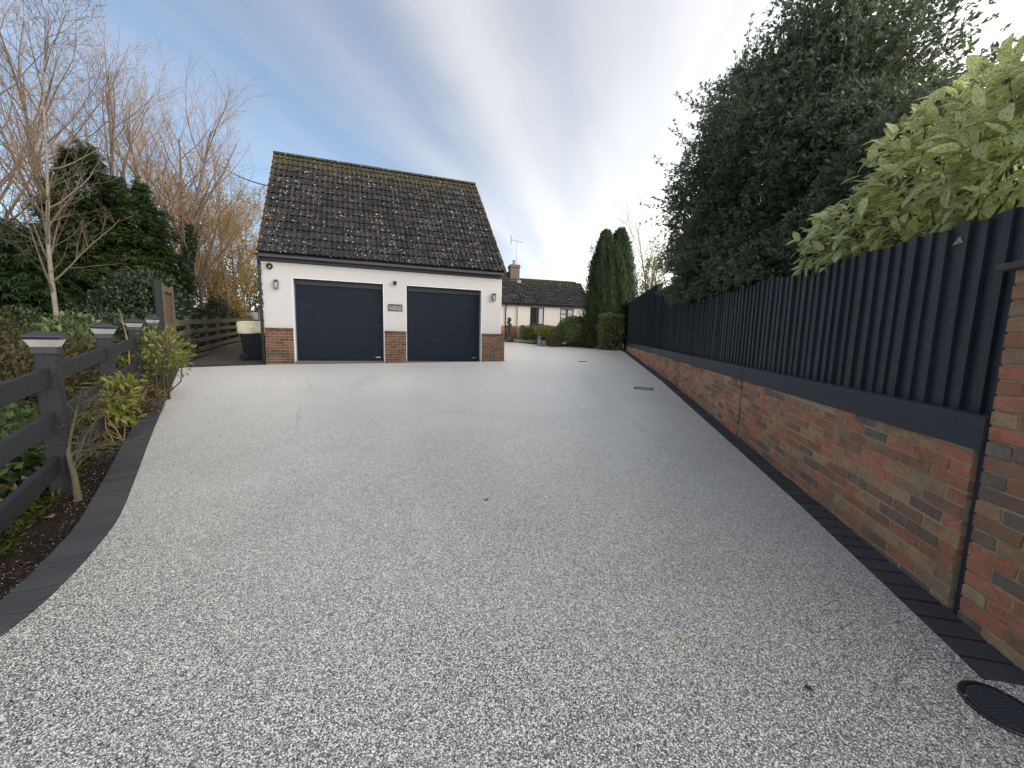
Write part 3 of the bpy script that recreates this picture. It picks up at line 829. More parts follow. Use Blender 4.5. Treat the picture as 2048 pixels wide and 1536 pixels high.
for r_ in range(NR):
    for c in range(NC):
        x = e0 + c * tw; v = r_ * tg
        y = PY0 + v * math.cos(pitch); z = PZ0 + v * math.sin(pitch)
        jz = random.uniform(-.003, .004)
        if r_ < 13:
            o = link('tile', random.choice(tme), parent=roof)
            x += random.uniform(-.004, .004); v2_ = random.gauss(0, .005) + .012 * math.sin(c * .9 + r_ * 1.7) * (random.random() < .25); y += v2_ * math.cos(pitch); z += v2_ * math.sin(pitch)
            o.matrix_local = Matrix.Translation((x + SK * y, y, z + jz)) @ Matrix.Rotation(-SK * math.cos(pitch), 4, Vector((0, -math.sin(pitch), math.cos(pitch)))).inverted() @ Matrix.Rotation(pitch + random.uniform(-.010, .008), 4, 'X') @ Matrix.Rotation(random.gauss(0, .006), 4, 'Z')
        else:
            vs, fs = tile_mesh(tw, tg * (1.2 if r_ < NR - 1 else 1.0))
            ca, sa = math.cos(pitch), math.sin(pitch)
            top.add([(x + a + SK * (y + b_ * ca - h * sa), y + b_ * ca - h * sa, z + b_ * sa + h * ca + jz) for a, b_, h in vs], fs)
link('tile', top.mesh('tile', 'tiles'), parent=roof, kind='stuff', label='mossy top courses of roof tiles along the ridge')
for k in range(16):
    x = e0 + (e1 - e0) * k / 16; L_ = (e1 - e0) / 16 - .006
    vs = []; n = 8
    for xx in (x, x + L_):
        for j in range(n + 1):
            a = math.pi * j / n
            vs.append((xx + SK * PY1, PY1 - math.cos(a) * .13, PZ1 - .045 + math.sin(a) * .10 + random.uniform(-.003, .003)))
    link('ridge_tile', MB().add(vs, [(j, j + 1, n + 2 + j, n + 1 + j) for j in range(n)] + [tuple(range(n, -1, -1)), tuple(range(n + 1, 2 * n + 2))]).mesh('ridge_tile', 'tiles'), parent=roof)
for xa in (e0 - .012, e1 + .004):
    vg = MB()
    vg.add([rp(xa, PY0, PZ0 - .05), rp(xa, PY1, PZ1 - .05), rp(xa, PY1, PZ1 + .03), rp(xa, PY0, PZ0 + .03), rp(xa + .02, PY0, PZ0 - .05), rp(xa + .02, PY1, PZ1 - .05), rp(xa + .02, PY1, PZ1 + .03), rp(xa + .02, PY0, PZ0 + .03)],
           [(0, 1, 2, 3), (7, 6, 5, 4), (0, 4, 5, 1), (2, 6, 7, 3), (0, 3, 7, 4), (1, 5, 6, 2)])
    link('verge', vg.mesh('verge', 'mortar'), parent=roof)
# fascia, gutter, downpipe
link('fascia', MB().box(e0 + .03, e1 - .03, -.06, -.02, 3.42, 3.565).box(e0 + .03, e1 - .03, -.02, .05, 3.40, 3.42).mesh('fascia', 'fascia', bevel=.003), parent=ga)
gu = MB(); n = 10; vs = []
for xx in (e0 - .03, e1 + .03):
    for j in range(n + 1):
        a = math.pi * j / n
        vs.append((xx, -.125 - math.cos(a) * .058, 3.58 - math.sin(a) * .06))
    for j in range(n, -1, -1):
        a = math.pi * j / n
        vs.append((xx, -.125 - math.cos(a) * .05, 3.58 - math.sin(a) * .052))
k_ = 2 * n + 2
gu.add(vs, [(j, (j + 1) % k_, k_ + (j + 1) % k_, k_ + j) for j in range(k_)] + [tuple(range(n + 1)), tuple(range(k_, k_ + n + 1))])
link('gutter', gu.mesh('gutter', 'blackpvc'), parent=ga)
dp = MB().tube([(-.705, -.125, 3.54), (-.705, -.125, 3.42), (-.705, -.075, 3.30), (-.705, -.075, .72)], .036, 10)
for zz in (3.2, 2.35, 1.45): dp.tube([(-.705, -.075, zz), (-.705, -.075, zz + .05)], .048, 10)
for zz in (2.28, 1.40): dp.box(-.76, -.65, -.09, -.0, zz, zz + .03)
link('downpipe', dp.mesh('downpipe', 'blackpvc', smooth=False), parent=ga)

def garage_pt(s, m, z): 
    v = Matrix.Rotation(GA, 4, 'Z') @ Vector((s, m, 0)); return (GP.x + v.x, GP.y + v.y, z)
# wall lights
def wall_light(s, label, first=[None]):
    rt = root('wall_light', label, 'wall light', garage_pt(s, -.001, 2.81), GA, 'wall lights either side of the garage doors')
    link('back_plate', MB().box(-.04, .04, -.015, -.001, -.10, .11).mesh('back_plate', 'greymetal', bevel=.003), parent=rt)
    f = MB()
    f.box(-.05, -.036, -.12, -.016, -.11, .12).box(.036, .05, -.12, -.016, -.11, .12).box(-.036, .036, -.12, -.016, .095, .12).box(-.036, .036, -.12, -.016, -.11, -.085)
    link('frame', f.mesh('frame', 'greymetal', bevel=.003), parent=rt)
    link('lens', MB().box(-.034, .034, -.105, -.03, -.083, .06).mesh('lens', 'lens', bevel=.008), parent=rt)
wall_light(-.335, 'grey box wall light on white render left of the left garage door')
wall_light(5.74, 'grey box wall light on white render right of the right garage door')
rt = root('dome_camera', 'round black dome security camera high on the left of the garage wall', 'security camera', garage_pt(-.48, -.001, 3.28), GA)
link('base', MB().lathe([(.075, -.045), (.08, -.03), (.08, -.001)], (0, 0, 0), 18, 'y').mesh('base', 'blackplastic'), parent=rt)
link('dome', MB().lathe([(.004, -.10), (.03, -.094), (.05, -.08), (.062, -.06), (.064, -.046)], (0, 0, -.005), 18, 'y').mesh('dome', 'blackplastic', smooth=True), parent=rt)
link('lens', MB().lathe([(.012, -.112), (.022, -.10), (.022, -.085)], (.01, 0, -.03), 12, 'y').mesh('lens', 'lens'), parent=rt)
rt = root('bullet_camera', 'small black sensor camera on the white wall above the house sign', 'security camera', garage_pt(2.714, -.001, 3.07), GA)
link('bracket', MB().box(-.04, .04, -.05, -.001, -.03, .04).mesh('bracket', 'blackplastic', bevel=.01), parent=rt)
link('head', MB().lathe([(.05, .02), (.052, -.02), (.04, -.065), (.02, -.08)], (.005, -.075, 0), 14).mesh('head', 'blackplastic', smooth=True), parent=rt)
# sign
rt = root('house_sign', 'slate grey house name sign reading CLAYBROOK between the garage doors', 'sign', garage_pt(2.72, -.002, 2.34), GA)
link('plate', MB().box(-.205, .205, -.02, -.0, -.10, .10).mesh('plate', 'slate', bevel=.004), parent=rt)
def text(body, size, x, z, par, y, mat, width=None, label=None):
    c = bpy.data.curves.new('lettering', 'FONT'); c.body = body; c.size = size; c.align_x = 'CENTER'; c.align_y = 'CENTER'; c.extrude = .001
    o = bpy.data.objects.new('lettering', c); COL.objects.link(o); c.materials.append(MAT[mat])
    dg = bpy.context.evaluated_depsgraph_get(); dg.update()
    me = bpy.data.meshes.new_from_object(o.evaluated_get(dg)); bpy.data.objects.remove(o); bpy.data.curves.remove(c); me.name = 'lettering'
    w_ = max(v.co.x for v in me.vertices) - min(v.co.x for v in me.vertices)
    k = (width / w_) if width else 1.
    o = link('lettering', me, par, (x, y, z), (math.pi / 2, 0, 0)); o.scale = (k, 1, 1); o['kind'] = 'thing'
    return o
text('CLAYBROOK', .072, 0, .022, rt, -.0215, 'lettering', .36)
text('7 INFIELD ROAD', .05, 0, -.062, rt, -.0215, 'lettering', .34)
link('rule', MB().box(-.18, .18, -.0225, -.0205, -.029, -.021).mesh('rule', 'lettering'), parent=rt)

# ================================================================== WHEELIE BIN
rt = root('wheelie_bin', 'navy wheelie bin with a cream fleece cover beside the garage', 'bin', (-7.60, 11.40, gz(11.40) + .004), R(27))
def taper(zb, zt, hb, ht):
    def f(x, y, z):
        t = (z - zb) / (zt - zb); k = hb + (ht - hb) * t
        return (x * k * 1.08, y * k, z)
    return f
b = MB().box(-.31, .27, -.27, .27, .06, .86, taper(.06, .86, .82, 1.0))
b.box(-.33, .30, -.285, .285, .86, .90)
link('body', b.mesh('body', 'bin', bevel=.018), parent=rt)
for sy in (-.285, .245):
    wh = MB().lathe([(.06, 0), (.1, .002), (.105, .01), (.105, .035), (.1, .043), (.06, .045)], (-.27, sy, .105), 20, 'y')
    wo_ = link('wheel', wh.mesh('wheel', 'rubber'), parent=rt)
    link('hub', MB().lathe([(.018, -.006), (.05, -.003), (.05, .03)], (-.27, sy - .001, .105), 14, 'y').mesh('hub', 'bin'), parent=wo_)
link('handle', MB().tube([(-.36, -.2, .93), (-.37, .2, .93)], .016, 8).mesh('handle', 'bin'), parent=rt)
bm = bmesh.new(); bmesh.ops.create_cube(bm, size=1); bmesh.ops.subdivide_edges(bm, edges=bm.edges[:], cuts=9, use_grid_fill=True)
for v in bm.verts:
    x, y, z = v.co
    rr = .10
    p = Vector((x * .74, y * .66, z * .37))
    ins = Vector((max(-.37 + rr, min(.37 - rr, p.x)), max(-.33 + rr, min(.33 - rr, p.y)), max(-.185 + rr * .6, min(.185 - rr * .6, p.z))))
    d_ = p - ins
    if d_.length > 1e-5: p = ins + d_.normalized() * min(d_.length, rr) * 1.0
    h = math.sin(p.x * 17 + 1) * math.cos(p.y * 13) * .006 + math.sin(p.z * 29 + p.x * 9) * .004
    sag = -.02 * (abs(p.x) / .34) if z > 0 else .015 * math.sin(p.x * 11)
    v.co = Vector((p.x - .03 + h, p.y + h, p.z + .945 + h + sag))
me = bpy.data.meshes.new('cover'); bm.to_mesh(me); bm.free(); me.materials.append(MAT['cream_cover']); me.polygons.foreach_set('use_smooth', [True] * len(me.polygons))
link('cover', me, parent=rt)
# parked car far behind the bin
rt = root('parked_car', 'dark parked car with pale windows and a pink label behind the wheelie bin', 'car', (-12.75, 20.2, gz(20.2)), R(28))
b = MB()
pr_ = [(-1.9, .35), (1.9, .35), (1.95, .7), (1.85, .95), (1.0, 1.02), (.55, 1.45), (-1.2, 1.5), (-1.75, 1.05), (-1.95, .95)]
def prism(b, prof, y0, y1, inset=.0):
    n = len(prof)
    vs = [(x, y0, z) for x, z in prof] + [(x, y1, z) for x, z in prof]
    b.add(vs, [tuple(range(n - 1, -1, -1)), tuple(range(n, 2 * n))] + [(i, (i + 1) % n, n + (i + 1) % n, n + i) for i in range(n)])
prism(b, pr_, -.85, .85)
link('body', b.mesh('body', 'carpaint', bevel=.06), parent=rt)
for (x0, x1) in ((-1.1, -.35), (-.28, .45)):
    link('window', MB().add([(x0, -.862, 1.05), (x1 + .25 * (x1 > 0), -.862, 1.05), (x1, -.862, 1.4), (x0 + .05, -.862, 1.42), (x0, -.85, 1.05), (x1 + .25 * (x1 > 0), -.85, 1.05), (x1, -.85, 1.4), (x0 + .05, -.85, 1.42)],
         [(0, 1, 2, 3), (7, 6, 5, 4), (0, 4, 5, 1), (1, 5, 6, 2), (2, 6, 7, 3), (3, 7, 4, 0)]).mesh('window', 'lens'), parent=rt)  # opaque panes, reflected sky put into their pale colour
link('label_plate', MB().box(-.35, .02, -.87, -.852, .72, .93).mesh('label_plate', 'label'), parent=rt)
for x in (-1.25, 1.25):
    for y in (-.87, .69): link('wheel', MB().lathe([(.2, 0), (.32, .01), (.33, .05), (.33, .15), (.2, .18)], (x, y, .33), 20, 'y').mesh('wheel', 'rubber'), parent=rt)

# ================================================================== LEFT POST AND RAIL FENCE
fd = Vector((-1.022, 1.405, 0)); fl = fd.length; fa = math.atan2(fd.y, fd.x)
F0 = Vector((-3.66, 3.02, 0))
lf = root('post_and_rail_fence', 'charcoal post and rail fence with lamp topped posts along the planting bed', 'fence', (F0.x, F0.y, 0), fa)
slp = .0667 * fd.y / fl
capm = MB().add([(-.092, -.092, 0), (.092, -.092, 0), (.092, .092, 0), (-.092, .092, 0), (-.105, -.105, .025), (.105, -.105, .025), (.105, .105, .025), (-.105, .105, .025),
                 (-.05, -.05, .065), (.05, -.05, .065), (.05, .05, .065), (-.05, .05, .065)],
                [(3, 2, 1, 0)] + [(i, (i + 1) % 4, 4 + (i + 1) % 4, 4 + i) for i in range(4)] + [(4 + i, 4 + (i + 1) % 4, 8 + (i + 1) % 4, 8 + i) for i in range(4)] + [(8, 9, 10, 11)]).mesh('lamp_cap', 'capmat', bevel=.004)
lens_b = MB(); n = 40
ring0 = []; ring1 = []
for k in range(n * 4):
    sd, t = divmod(k, n); u = -1 + 2 * t / n
    p = [(u, -1), (1, u), (-u, 1), (-1, -u)][sd]
    fl_ = .003 * (k % 2)
    ring0.append((p[0] * (.068 - fl_), p[1] * (.068 - fl_), -.055)); ring1.append((p[0] * (.092 - fl_), p[1] * (.092 - fl_), .001))
m4 = n * 4
lens_b.add(ring0 + ring1, [(k, (k + 1) % m4, m4 + (k + 1) % m4, m4 + k) for k in range(m4)] + [tuple(range(m4 - 1, -1, -1)), tuple(range(m4, 2 * m4))])
lensm = lens_b.mesh('lamp_lens', 'lens')
basem = MB().box(-.072, .072, -.072, .072, -.11, -.056).mesh('lamp_base', 'capmat', bevel=.004)
postm = MB().box(-.0625, .0625, -.0625, .0625, -.2, 1.17).mesh('post', 'lfence', bevel=.006)
for k in range(-1, 4):
    z = gz(F0.y + fd.y * k) - .02
    p = link('post', postm, parent=lf, loc=(k * fl, 0, z), rot=(0, random.uniform(-.012, .012), R(random.uniform(-3, 3))))
    link('lamp_base', basem, parent=p, loc=(0, 0, 1.235)); link('lamp_lens', lensm, parent=p, loc=(0, 0, 1.235)); link('lamp_cap', capm, parent=p, loc=(0, 0, 1.235))
for k in range(-1, 4):
    if k == 3: x0, x1 = k * fl + .063, k * fl + 1.1
    else: x0, x1 = k * fl + .063, (k + 1) * fl - .063
    for h in (.955, .605, .235):
        zA = gz(F0.y) - .02 + slp * x0 + h; zB_ = gz(F0.y) - .02 + slp * x1 + h + random.uniform(-.012, .012)
        b = MB().add([(x0, -.02, zA - .07), (x1, -.02, zB_ - .07), (x1, .02, zB_ - .07), (x0, .02, zA - .07), (x0, -.02, zA + .07), (x1, -.02, zB_ + .07), (x1, .02, zB_ + .07), (x0, .02, zA + .07)],
                     [(0, 3, 2, 1), (4, 5, 6, 7), (0, 1, 5, 4), (1, 2, 6, 5), (2, 3, 7, 6), (3, 0, 4, 7)])
        link('rail', b.mesh('rail', 'lfence', bevel=.004), parent=lf)
# open wooden gate leaf seen edge on
g0 = Vector((-7.42, 8.22, 0)); g1 = Vector((-7.90, 9.02, 0)); gd = g1 - g0
gt = root('wooden_gate', 'tall brown wooden gate leaf standing open edge-on at the end of the charcoal fence', 'gate', (g0.x, g0.y, gz(8.3)), math.atan2(gd.y, gd.x))
GL = gd.length
link('post', MB().box(-.11, .0, -.02, .08, -.1, 2.0).mesh('post', 'lfence', bevel=.006), parent=gt)
for x in (.015, GL - .08): link('stile', MB().box(x, x + .08, -.045, -.0, .12, 1.95).mesh('stile', 'wood', bevel=.004), parent=gt)
for z in (.2, 1.0, 1.78): link('rail', MB().box(.096, GL - .081, -.04, -.0, z, z + .12).mesh('rail', 'wood', bevel=.004), parent=gt)
for k in range(6):
    x = .02 + k * (GL - .03) / 6
    link('board', MB().box(x, x + (GL - .03) / 6 - .006, .001, .02, .1, 1.9).mesh('board', 'brownwood'), parent=gt)
# weathered ranch fence
WPTS = [(-8.35, 9.50), (-9.45, 11.25), (-10.2, 12.85), (-11.05, 14.5), (-11.75, 15.9), (-12.3, 17.3), (-12.8, 18.9), (-13.2, 20.6)]
wf = root('ranch_fence', 'weathered four rail wooden fence curving along the block paved side path', 'fence', (WPTS[0][0], WPTS[0][1], 0), 0)
wcap = MB().lathe([(.10, 0), (.10, .03), (.05, .06)], (0, 0, 0), 4).mesh('post_cap', 'blackpvc')
O = Vector((WPTS[0][0], WPTS[0][1], 0))
for i, (x, y) in enumerate(WPTS):
    z = gz(y)
    a = math.atan2(WPTS[min(i + 1, 7)][1] - WPTS[max(i - 1, 0)][1], WPTS[min(i + 1, 7)][0] - WPTS[max(i - 1, 0)][0])
    p = link('post', MB().box(-.05, .05, -.05, .05, -.2, 1.19).mesh('post', 'wood', bevel=.005), parent=wf, loc=(x - O.x, y - O.y, z), rot=(0, 0, a))
    link('post_cap', wcap, parent=p, loc=(0, 0, 1.195), rot=(0, 0, R(45)))
    if i < 7:
        A_ = Vector((x, y, 0)) - O; B_ = Vector((*WPTS[i + 1], 0)) - O
        t = (B_ - A_).normalized(); nl = Vector((t.y, -t.x, 0)) * .055   # towards the drive
        for h, hw in ((1.06, .07), (.79, .065), (.51, .065), (.235, .065), (.06, .055)):
            a0 = A_ + nl; b0 = B_ + nl
            z0 = gz(y) + h + random.uniform(-.012, .012); z1 = gz(WPTS[i + 1][1]) + h + random.uniform(-.012, .012)
            n2 = nl.normalized() * .03
            b = MB().add([(a0.x, a0.y, z0 - hw), (b0.x, b0.y, z1 - hw), (b0.x + n2.x, b0.y + n2.y, z1 - hw), (a0.x + n2.x, a0.y + n2.y, z0 - hw),
                          (a0.x, a0.y, z0 + hw), (b0.x, b0.y, z1 + hw), (b0.x + n2.x, b0.y + n2.y, z1 + hw), (a0.x + n2.x, a0.y + n2.y, z0 + hw)],
                         [(0, 3, 2, 1), (4, 5, 6, 7), (0, 1, 5, 4), (1, 2, 6, 5), (2, 3, 7, 6), (3, 0, 4, 7)])
            link('rail' if h > .1 else 'kick_board', b.mesh('rail', 'wood', bevel=.004), parent=wf)

# ================================================================== FOLIAGE HELPERS
def unit(a): return a / np.maximum(np.linalg.norm(a, axis=-1, keepdims=True), 1e-9)
def leaf_arrays(P, D, N, L, Wd, fold=.18, droop=.1, kind='diamond'):
    """P base points, D axis, N up, L length, Wd width -> verts, faces"""
    n = len(P); D = unit(D); N = unit(N - D * np.sum(N * D, 1, keepdims=True)); B = np.cross(D, N)
    L = np.broadcast_to(np.asarray(L, float), (n,))[:, None]; Wd = np.broadcast_to(np.asarray(Wd, float), (n,))[:, None]
    if kind == 'quad':
        V = np.stack([P - B * Wd * .15, P + D * L * .5 - B * Wd * .5 , P + D * L - N * L * droop, P + D * L * .5 + B * Wd * .5], 1)
        F = np.arange(n)[:, None] * 4 + np.array([[0, 1, 2, 3]])
        return V.reshape(-1, 3), F
    if kind == 'diamond':
        V = np.stack([P, P + D * L * .48 - B * Wd * .5 + N * Wd * fold, P + D * L * .48 + B * Wd * .5 + N * Wd * fold, P + D * L - N * L * droop, P + D * L * .5], 1)
        T = np.array([[0, 1, 4], [0, 4, 2], [1, 3, 4], [4, 3, 2]])
        F = (np.arange(n)[:, None, None] * 5 + T[None]).reshape(-1, 3)
        return V.reshape(-1, 3), F
    # broad leaf with curve
    st = [(0, .0), (.12, .25), (.28, .43), (.48, .5), (.68, .42), (.85, .24), (1., 0.)]
    rows = []
    for a, w_ in st:
        c = P + D * L * a * (1 - .12 * droop * a) - N * L * (droop * .5 * a * a)
        if w_ == 0: rows.append(c[:, None])
        else: rows.append(np.stack([c - B * Wd * w_ + N * Wd * fold * w_ * 2, c, c + B * Wd * w_ + N * Wd * fold * w_ * 2], 1))
    V = np.concatenate(rows, 1)   # 1 + 5*3 + 1 = 17
    T = [[0, 2, 1], [0, 3, 2]]
    for k in (1, 4, 7, 10): T += [[k, k + 1, k + 4], [k, k + 4, k + 3], [k + 1, k + 2, k + 5], [k + 1, k + 5, k + 4]]
    T += [[13, 14, 16], [14, 15, 16]]
    F = (np.arange(n)[:, None, None] * 17 + np.array(T)[None]).reshape(-1, 3)
    return V.reshape(-1, 3), F
def leaf_mesh(name, mat, *a, **k):
    V, F = leaf_arrays(*a, **k); return npmesh(name, V, F, mat, k.get('kind') == 'broad')
def rdir(n, g=rng):
    v = g.normal(size=(n, 3)); return unit(v)

def blob_points(blobs, n, shell=(.72, 1.02), g=rng):
    """blobs: (cx,cy,cz,rx,ry,rz); n points spread over their shells by area, inner overlaps dropped"""
    B = np.array(blobs, float); area = (B[:, 3] * B[:, 4] + B[:, 3] * B[:, 5] + B[:, 4] * B[:, 5])
    idx = g.choice(len(B), size=int(n * 1.6), p=area / area.sum())
    u = rdir(len(idx), g); rad = g.uniform(shell[0], shell[1], len(idx))[:, None]
    P = B[idx, :3] + u * B[idx, 3:] * rad; Nn = unit(u / B[idx, 3:])
    keep = np.ones(len(P), bool)
    for k in range(len(B)):
        dd = np.sum(((P - B[k, :3]) / B[k, 3:]) ** 2, 1)
        keep &= ~((dd < .55) & (idx != k))
    P, Nn = P[keep][:n], Nn[keep][:n]
    return P, Nn

def cloud_thing(name, label, cat, blobs, n, L, Wd, mat, out=.55, up=.25, kind='diamond', shell=(.7, 1.03), group=None, stems=None, zmin=None, stem_mat='bark', jitL=.35, seed=None, partname='foliage', stuff=False):
    g = np.random.default_rng(seed if seed is not None else abs(hash(label)) % 10007)
    c0 = np.array(blobs)[:, :2].mean(0)
    rt = root(name, label, cat, (c0[0], c0[1], gz(c0[1])), 0, group) if not stuff else None
    P, Nn = blob_points(blobs, n, shell, g)
    if zmin is not None:
        kp = P[:, 2] > zmin; P, Nn = P[kp], Nn[kp]
    D = unit(Nn * out + rdir(len(P), g) * .6 + np.array([0, 0, up]))
    N = unit(Nn + rdir(len(P), g) * .5 + np.array([0, 0, .5]))
    l = L * g.uniform(1 - jitL, 1 + jitL, len(P))
    off = np.array([c0[0], c0[1], gz(c0[1])]) if not stuff else 0
    me = leaf_mesh(partname, mat, P - off, D, N, l, l * Wd, kind=kind)
    if stuff: return link(name, me, kind='stuff', label=label)
    link(partname, me, parent=rt)
    if stems:
        b = MB()
        cz0 = gz(c0[1])
        B = np.array(blobs)
        for k in range(stems):
            t = B[g.integers(len(B))]
            e = t[:3] + rdir(1, g)[0] * t[3:] * .75
            st = np.array([c0[0] + g.normal() * .06, c0[1] + g.normal() * .06, cz0 - .05])
            mid = (st + e) / 2 + g.normal(size=3) * .08 * np.linalg.norm(e - st)
            r0 = .005 + .009 * np.linalg.norm(e - st)
            b.tube([st - off, mid - off, e - off], [r0, r0 * .7, r0 * .25], 5, cap=False)
        link('stem', b.mesh('stem', stem_mat, smooth=True), parent=rt)
    return rt

# ---- branching skeleton
def grow(g, out, p, d, length, r, level, spec):
    """spec[level] = (segments, wander, lift, children, angle_lo, angle_hi, len_ratio, start)"""
    seg, wander, lift, nchild, alo, ahi, ratio, start = spec[level]
    pts = [p]; rads = [r]; dirs = [d]
    for i in range(seg):
        d = d + g.normal(size=3) * wander + np.array([0, 0, lift]); d = d / np.linalg.norm(d)
        p = p + d * (length / seg); pts.append(p); dirs.append(d)
        rads.append(max(.0035, r * (1 - .8 * (i + 1) / seg)))
    out.append((level, pts, rads))
    if level + 1 < len(spec):
        for c in range(nchild):
            t = start + (1 - start) * (c + g.uniform(0, 1)) / nchild
            f = t * seg; i = min(int(f), seg - 1); fr_ = f - i
            bp = pts[i] * (1 - fr_) + pts[i + 1] * fr_; bd = dirs[i + 1]
            a = g.uniform(alo, ahi); ax = np.cross(bd, g.normal(size=3)); ax = ax / np.linalg.norm(ax)
            nd = bd * math.cos(a) + ax * math.sin(a)
            rr = max(.004, (rads[i] * (1 - fr_) + rads[i + 1] * fr_) * .6)
            grow(g, out, bp, nd, length * ratio * (1.05 - .5 * t) * g.uniform(.75, 1.2), rr, level + 1, spec)
def tubes_np(paths, sides):
    Vs = []; Fs = []; o = 0
    ang = np.arange(sides) * 2 * np.pi / sides
    for pts, rads in paths:
        P = np.array(pts); n = len(P)
        T = np.empty_like(P); T[1:-1] = P[2:] - P[:-2]; T[0] = P[1] - P[0]; T[-1] = P[-1] - P[-2]
        T = unit(T); ref = np.where(np.abs(T[:, :1]) < .8, np.array([[1., 0, 0]]), np.array([[0, 1., 0]]))
        ref = np.repeat(ref[:1], n, 0)
        A_ = unit(ref - T * np.sum(ref * T, 1, keepdims=True)); B_ = np.cross(T, A_)
        r_ = np.array(rads)[:, None, None]
        V = P[:, None] + r_ * (A_[:, None] * np.cos(ang)[None, :, None] + B_[:, None] * np.sin(ang)[None, :, None])
        Vs.append(V.reshape(-1, 3))
        i, j = np.meshgrid(np.arange(n - 1), np.arange(sides), indexing='ij'); i = i.ravel(); j = j.ravel(); j2 = (j + 1) % sides
        Fs.append(np.stack([i * sides + j, i * sides + j2, (i + 1) * sides + j2, (i + 1) * sides + j], 1) + o); o += n * sides
    return np.concatenate(Vs), np.concatenate(Fs)
def bare_tree(label, x, y, h, seed, trunk_mat='bark', twig_mat='redtwig', lean=(0, 0), r=.09, spec=None, name='bare_tree', group='bare winter trees beyond the fence', leaves=None, ivy=None, rscale=.8, limb_mat=None):
    g = np.random.default_rng(seed)
    rt = root(name, label, 'tree', (x, y, gz(y) - .05), 0, group)
    out = []
    spec = spec or [(9, .045, .02, 17, .4, .85, .52, .2), (7, .09, .07, 8, .35, .8, .55, .12), (5, .10, .07, 7, .3, .75, .58, .12), (4, .12, .05, 0, 0, 0, 0, 0)]
    d0 = np.array([lean[0], lean[1], 1.]); d0 /= np.linalg.norm(d0)
    grow(g, out, np.zeros(3), d0, h, r, 0, spec)
    V, F = tubes_np([(p, q_) for l, p, q_ in out if l == 0], 8)
    link('trunk', npmesh('trunk', V, F, trunk_mat, True), parent=rt)
    V, F = tubes_np([(p, q_) for l, p, q_ in out if l == 1], 5)
    link('limb', npmesh('limb', V, F, limb_mat or trunk_mat, True), parent=rt)
    V, F = tubes_np([(p, [k * rscale for k in q_]) for l, p, q_ in out if l > 1], 3)
    link('twig', npmesh('twig', V, F, twig_mat, True), parent=rt, kind='stuff')
    if leaves:
        n_, L, Wd, mat, zlo = leaves
        tips = np.array([p[-1] for l, p, q_ in out if l >= 2] + [p[-2] for l, p, q_ in out if l >= 2])
        tips = tips[tips[:, 2] > zlo * h]
        P = tips[g.integers(len(tips), size=n_)] + g.normal(size=(n_, 3)) * .12
        D = rdir(n_, g) - np.array([0, 0, .3])
        link('leaf', leaf_mesh('leaf', mat, P, D, rdir(n_, g), L * g.uniform(.6, 1.3, n_), Wd, kind='quad'), parent=rt, kind='stuff')
    if ivy:
        n_, zlo, zhi, rad = ivy
        zz = g.uniform(zlo, zhi, n_); tp = np.array(out[0][1]); 
        cx = np.interp(zz, tp[:, 2], tp[:, 0]); cy = np.interp(zz, tp[:, 2], tp[:, 1])
        a = g.uniform(0, 2 * np.pi, n_); rr = rad * (.6 + .5 * np.sin(zz * 5 + a) * .5 + g.uniform(-.1, .4, n_)) * np.interp(zz, [zlo, zhi], [1.25, .6])
        P = np.stack([cx + rr * np.cos(a), cy + rr * np.sin(a), zz], 1); Nn = np.stack([np.cos(a), np.sin(a), .3 + 0 * a], 1)
        link('ivy', leaf_mesh('ivy', 'ivy', P, Nn * .4 + rdir(n_, g) * .5 - np.array([0, 0, .5]), Nn + rdir(n_, g) * .4, .08 * g.uniform(.7, 1.3, n_), .065), parent=rt, kind='stuff')
    return rt

def spray_fan(P, D, N, L, g, k=5, width=.035):
    """flat conifer spray: k narrow leaflets fanned out"""
    Ps = []; Ds = []; Ns = []; Ls = []
    D = unit(D); N = unit(N - D * np.sum(N * D, 1, keepdims=True)); B = np.cross(D, N)
    for i in range(k):
        t = i / (k - 1) - .5 if k > 1 else 0
        a = t * 1.5
        Ps.append(P + D * (L * .25 * (1 - abs(t) * 2))[:, None]); Ds.append(D * math.cos(a) + B * math.sin(a) + N * .12 * g.normal(size=(len(P), 1))); Ns.append(N); Ls.append(L * (1 - abs(t) * .9))
    return np.concatenate(Ps), np.concatenate(Ds), np.concatenate(Ns), np.concatenate(Ls)

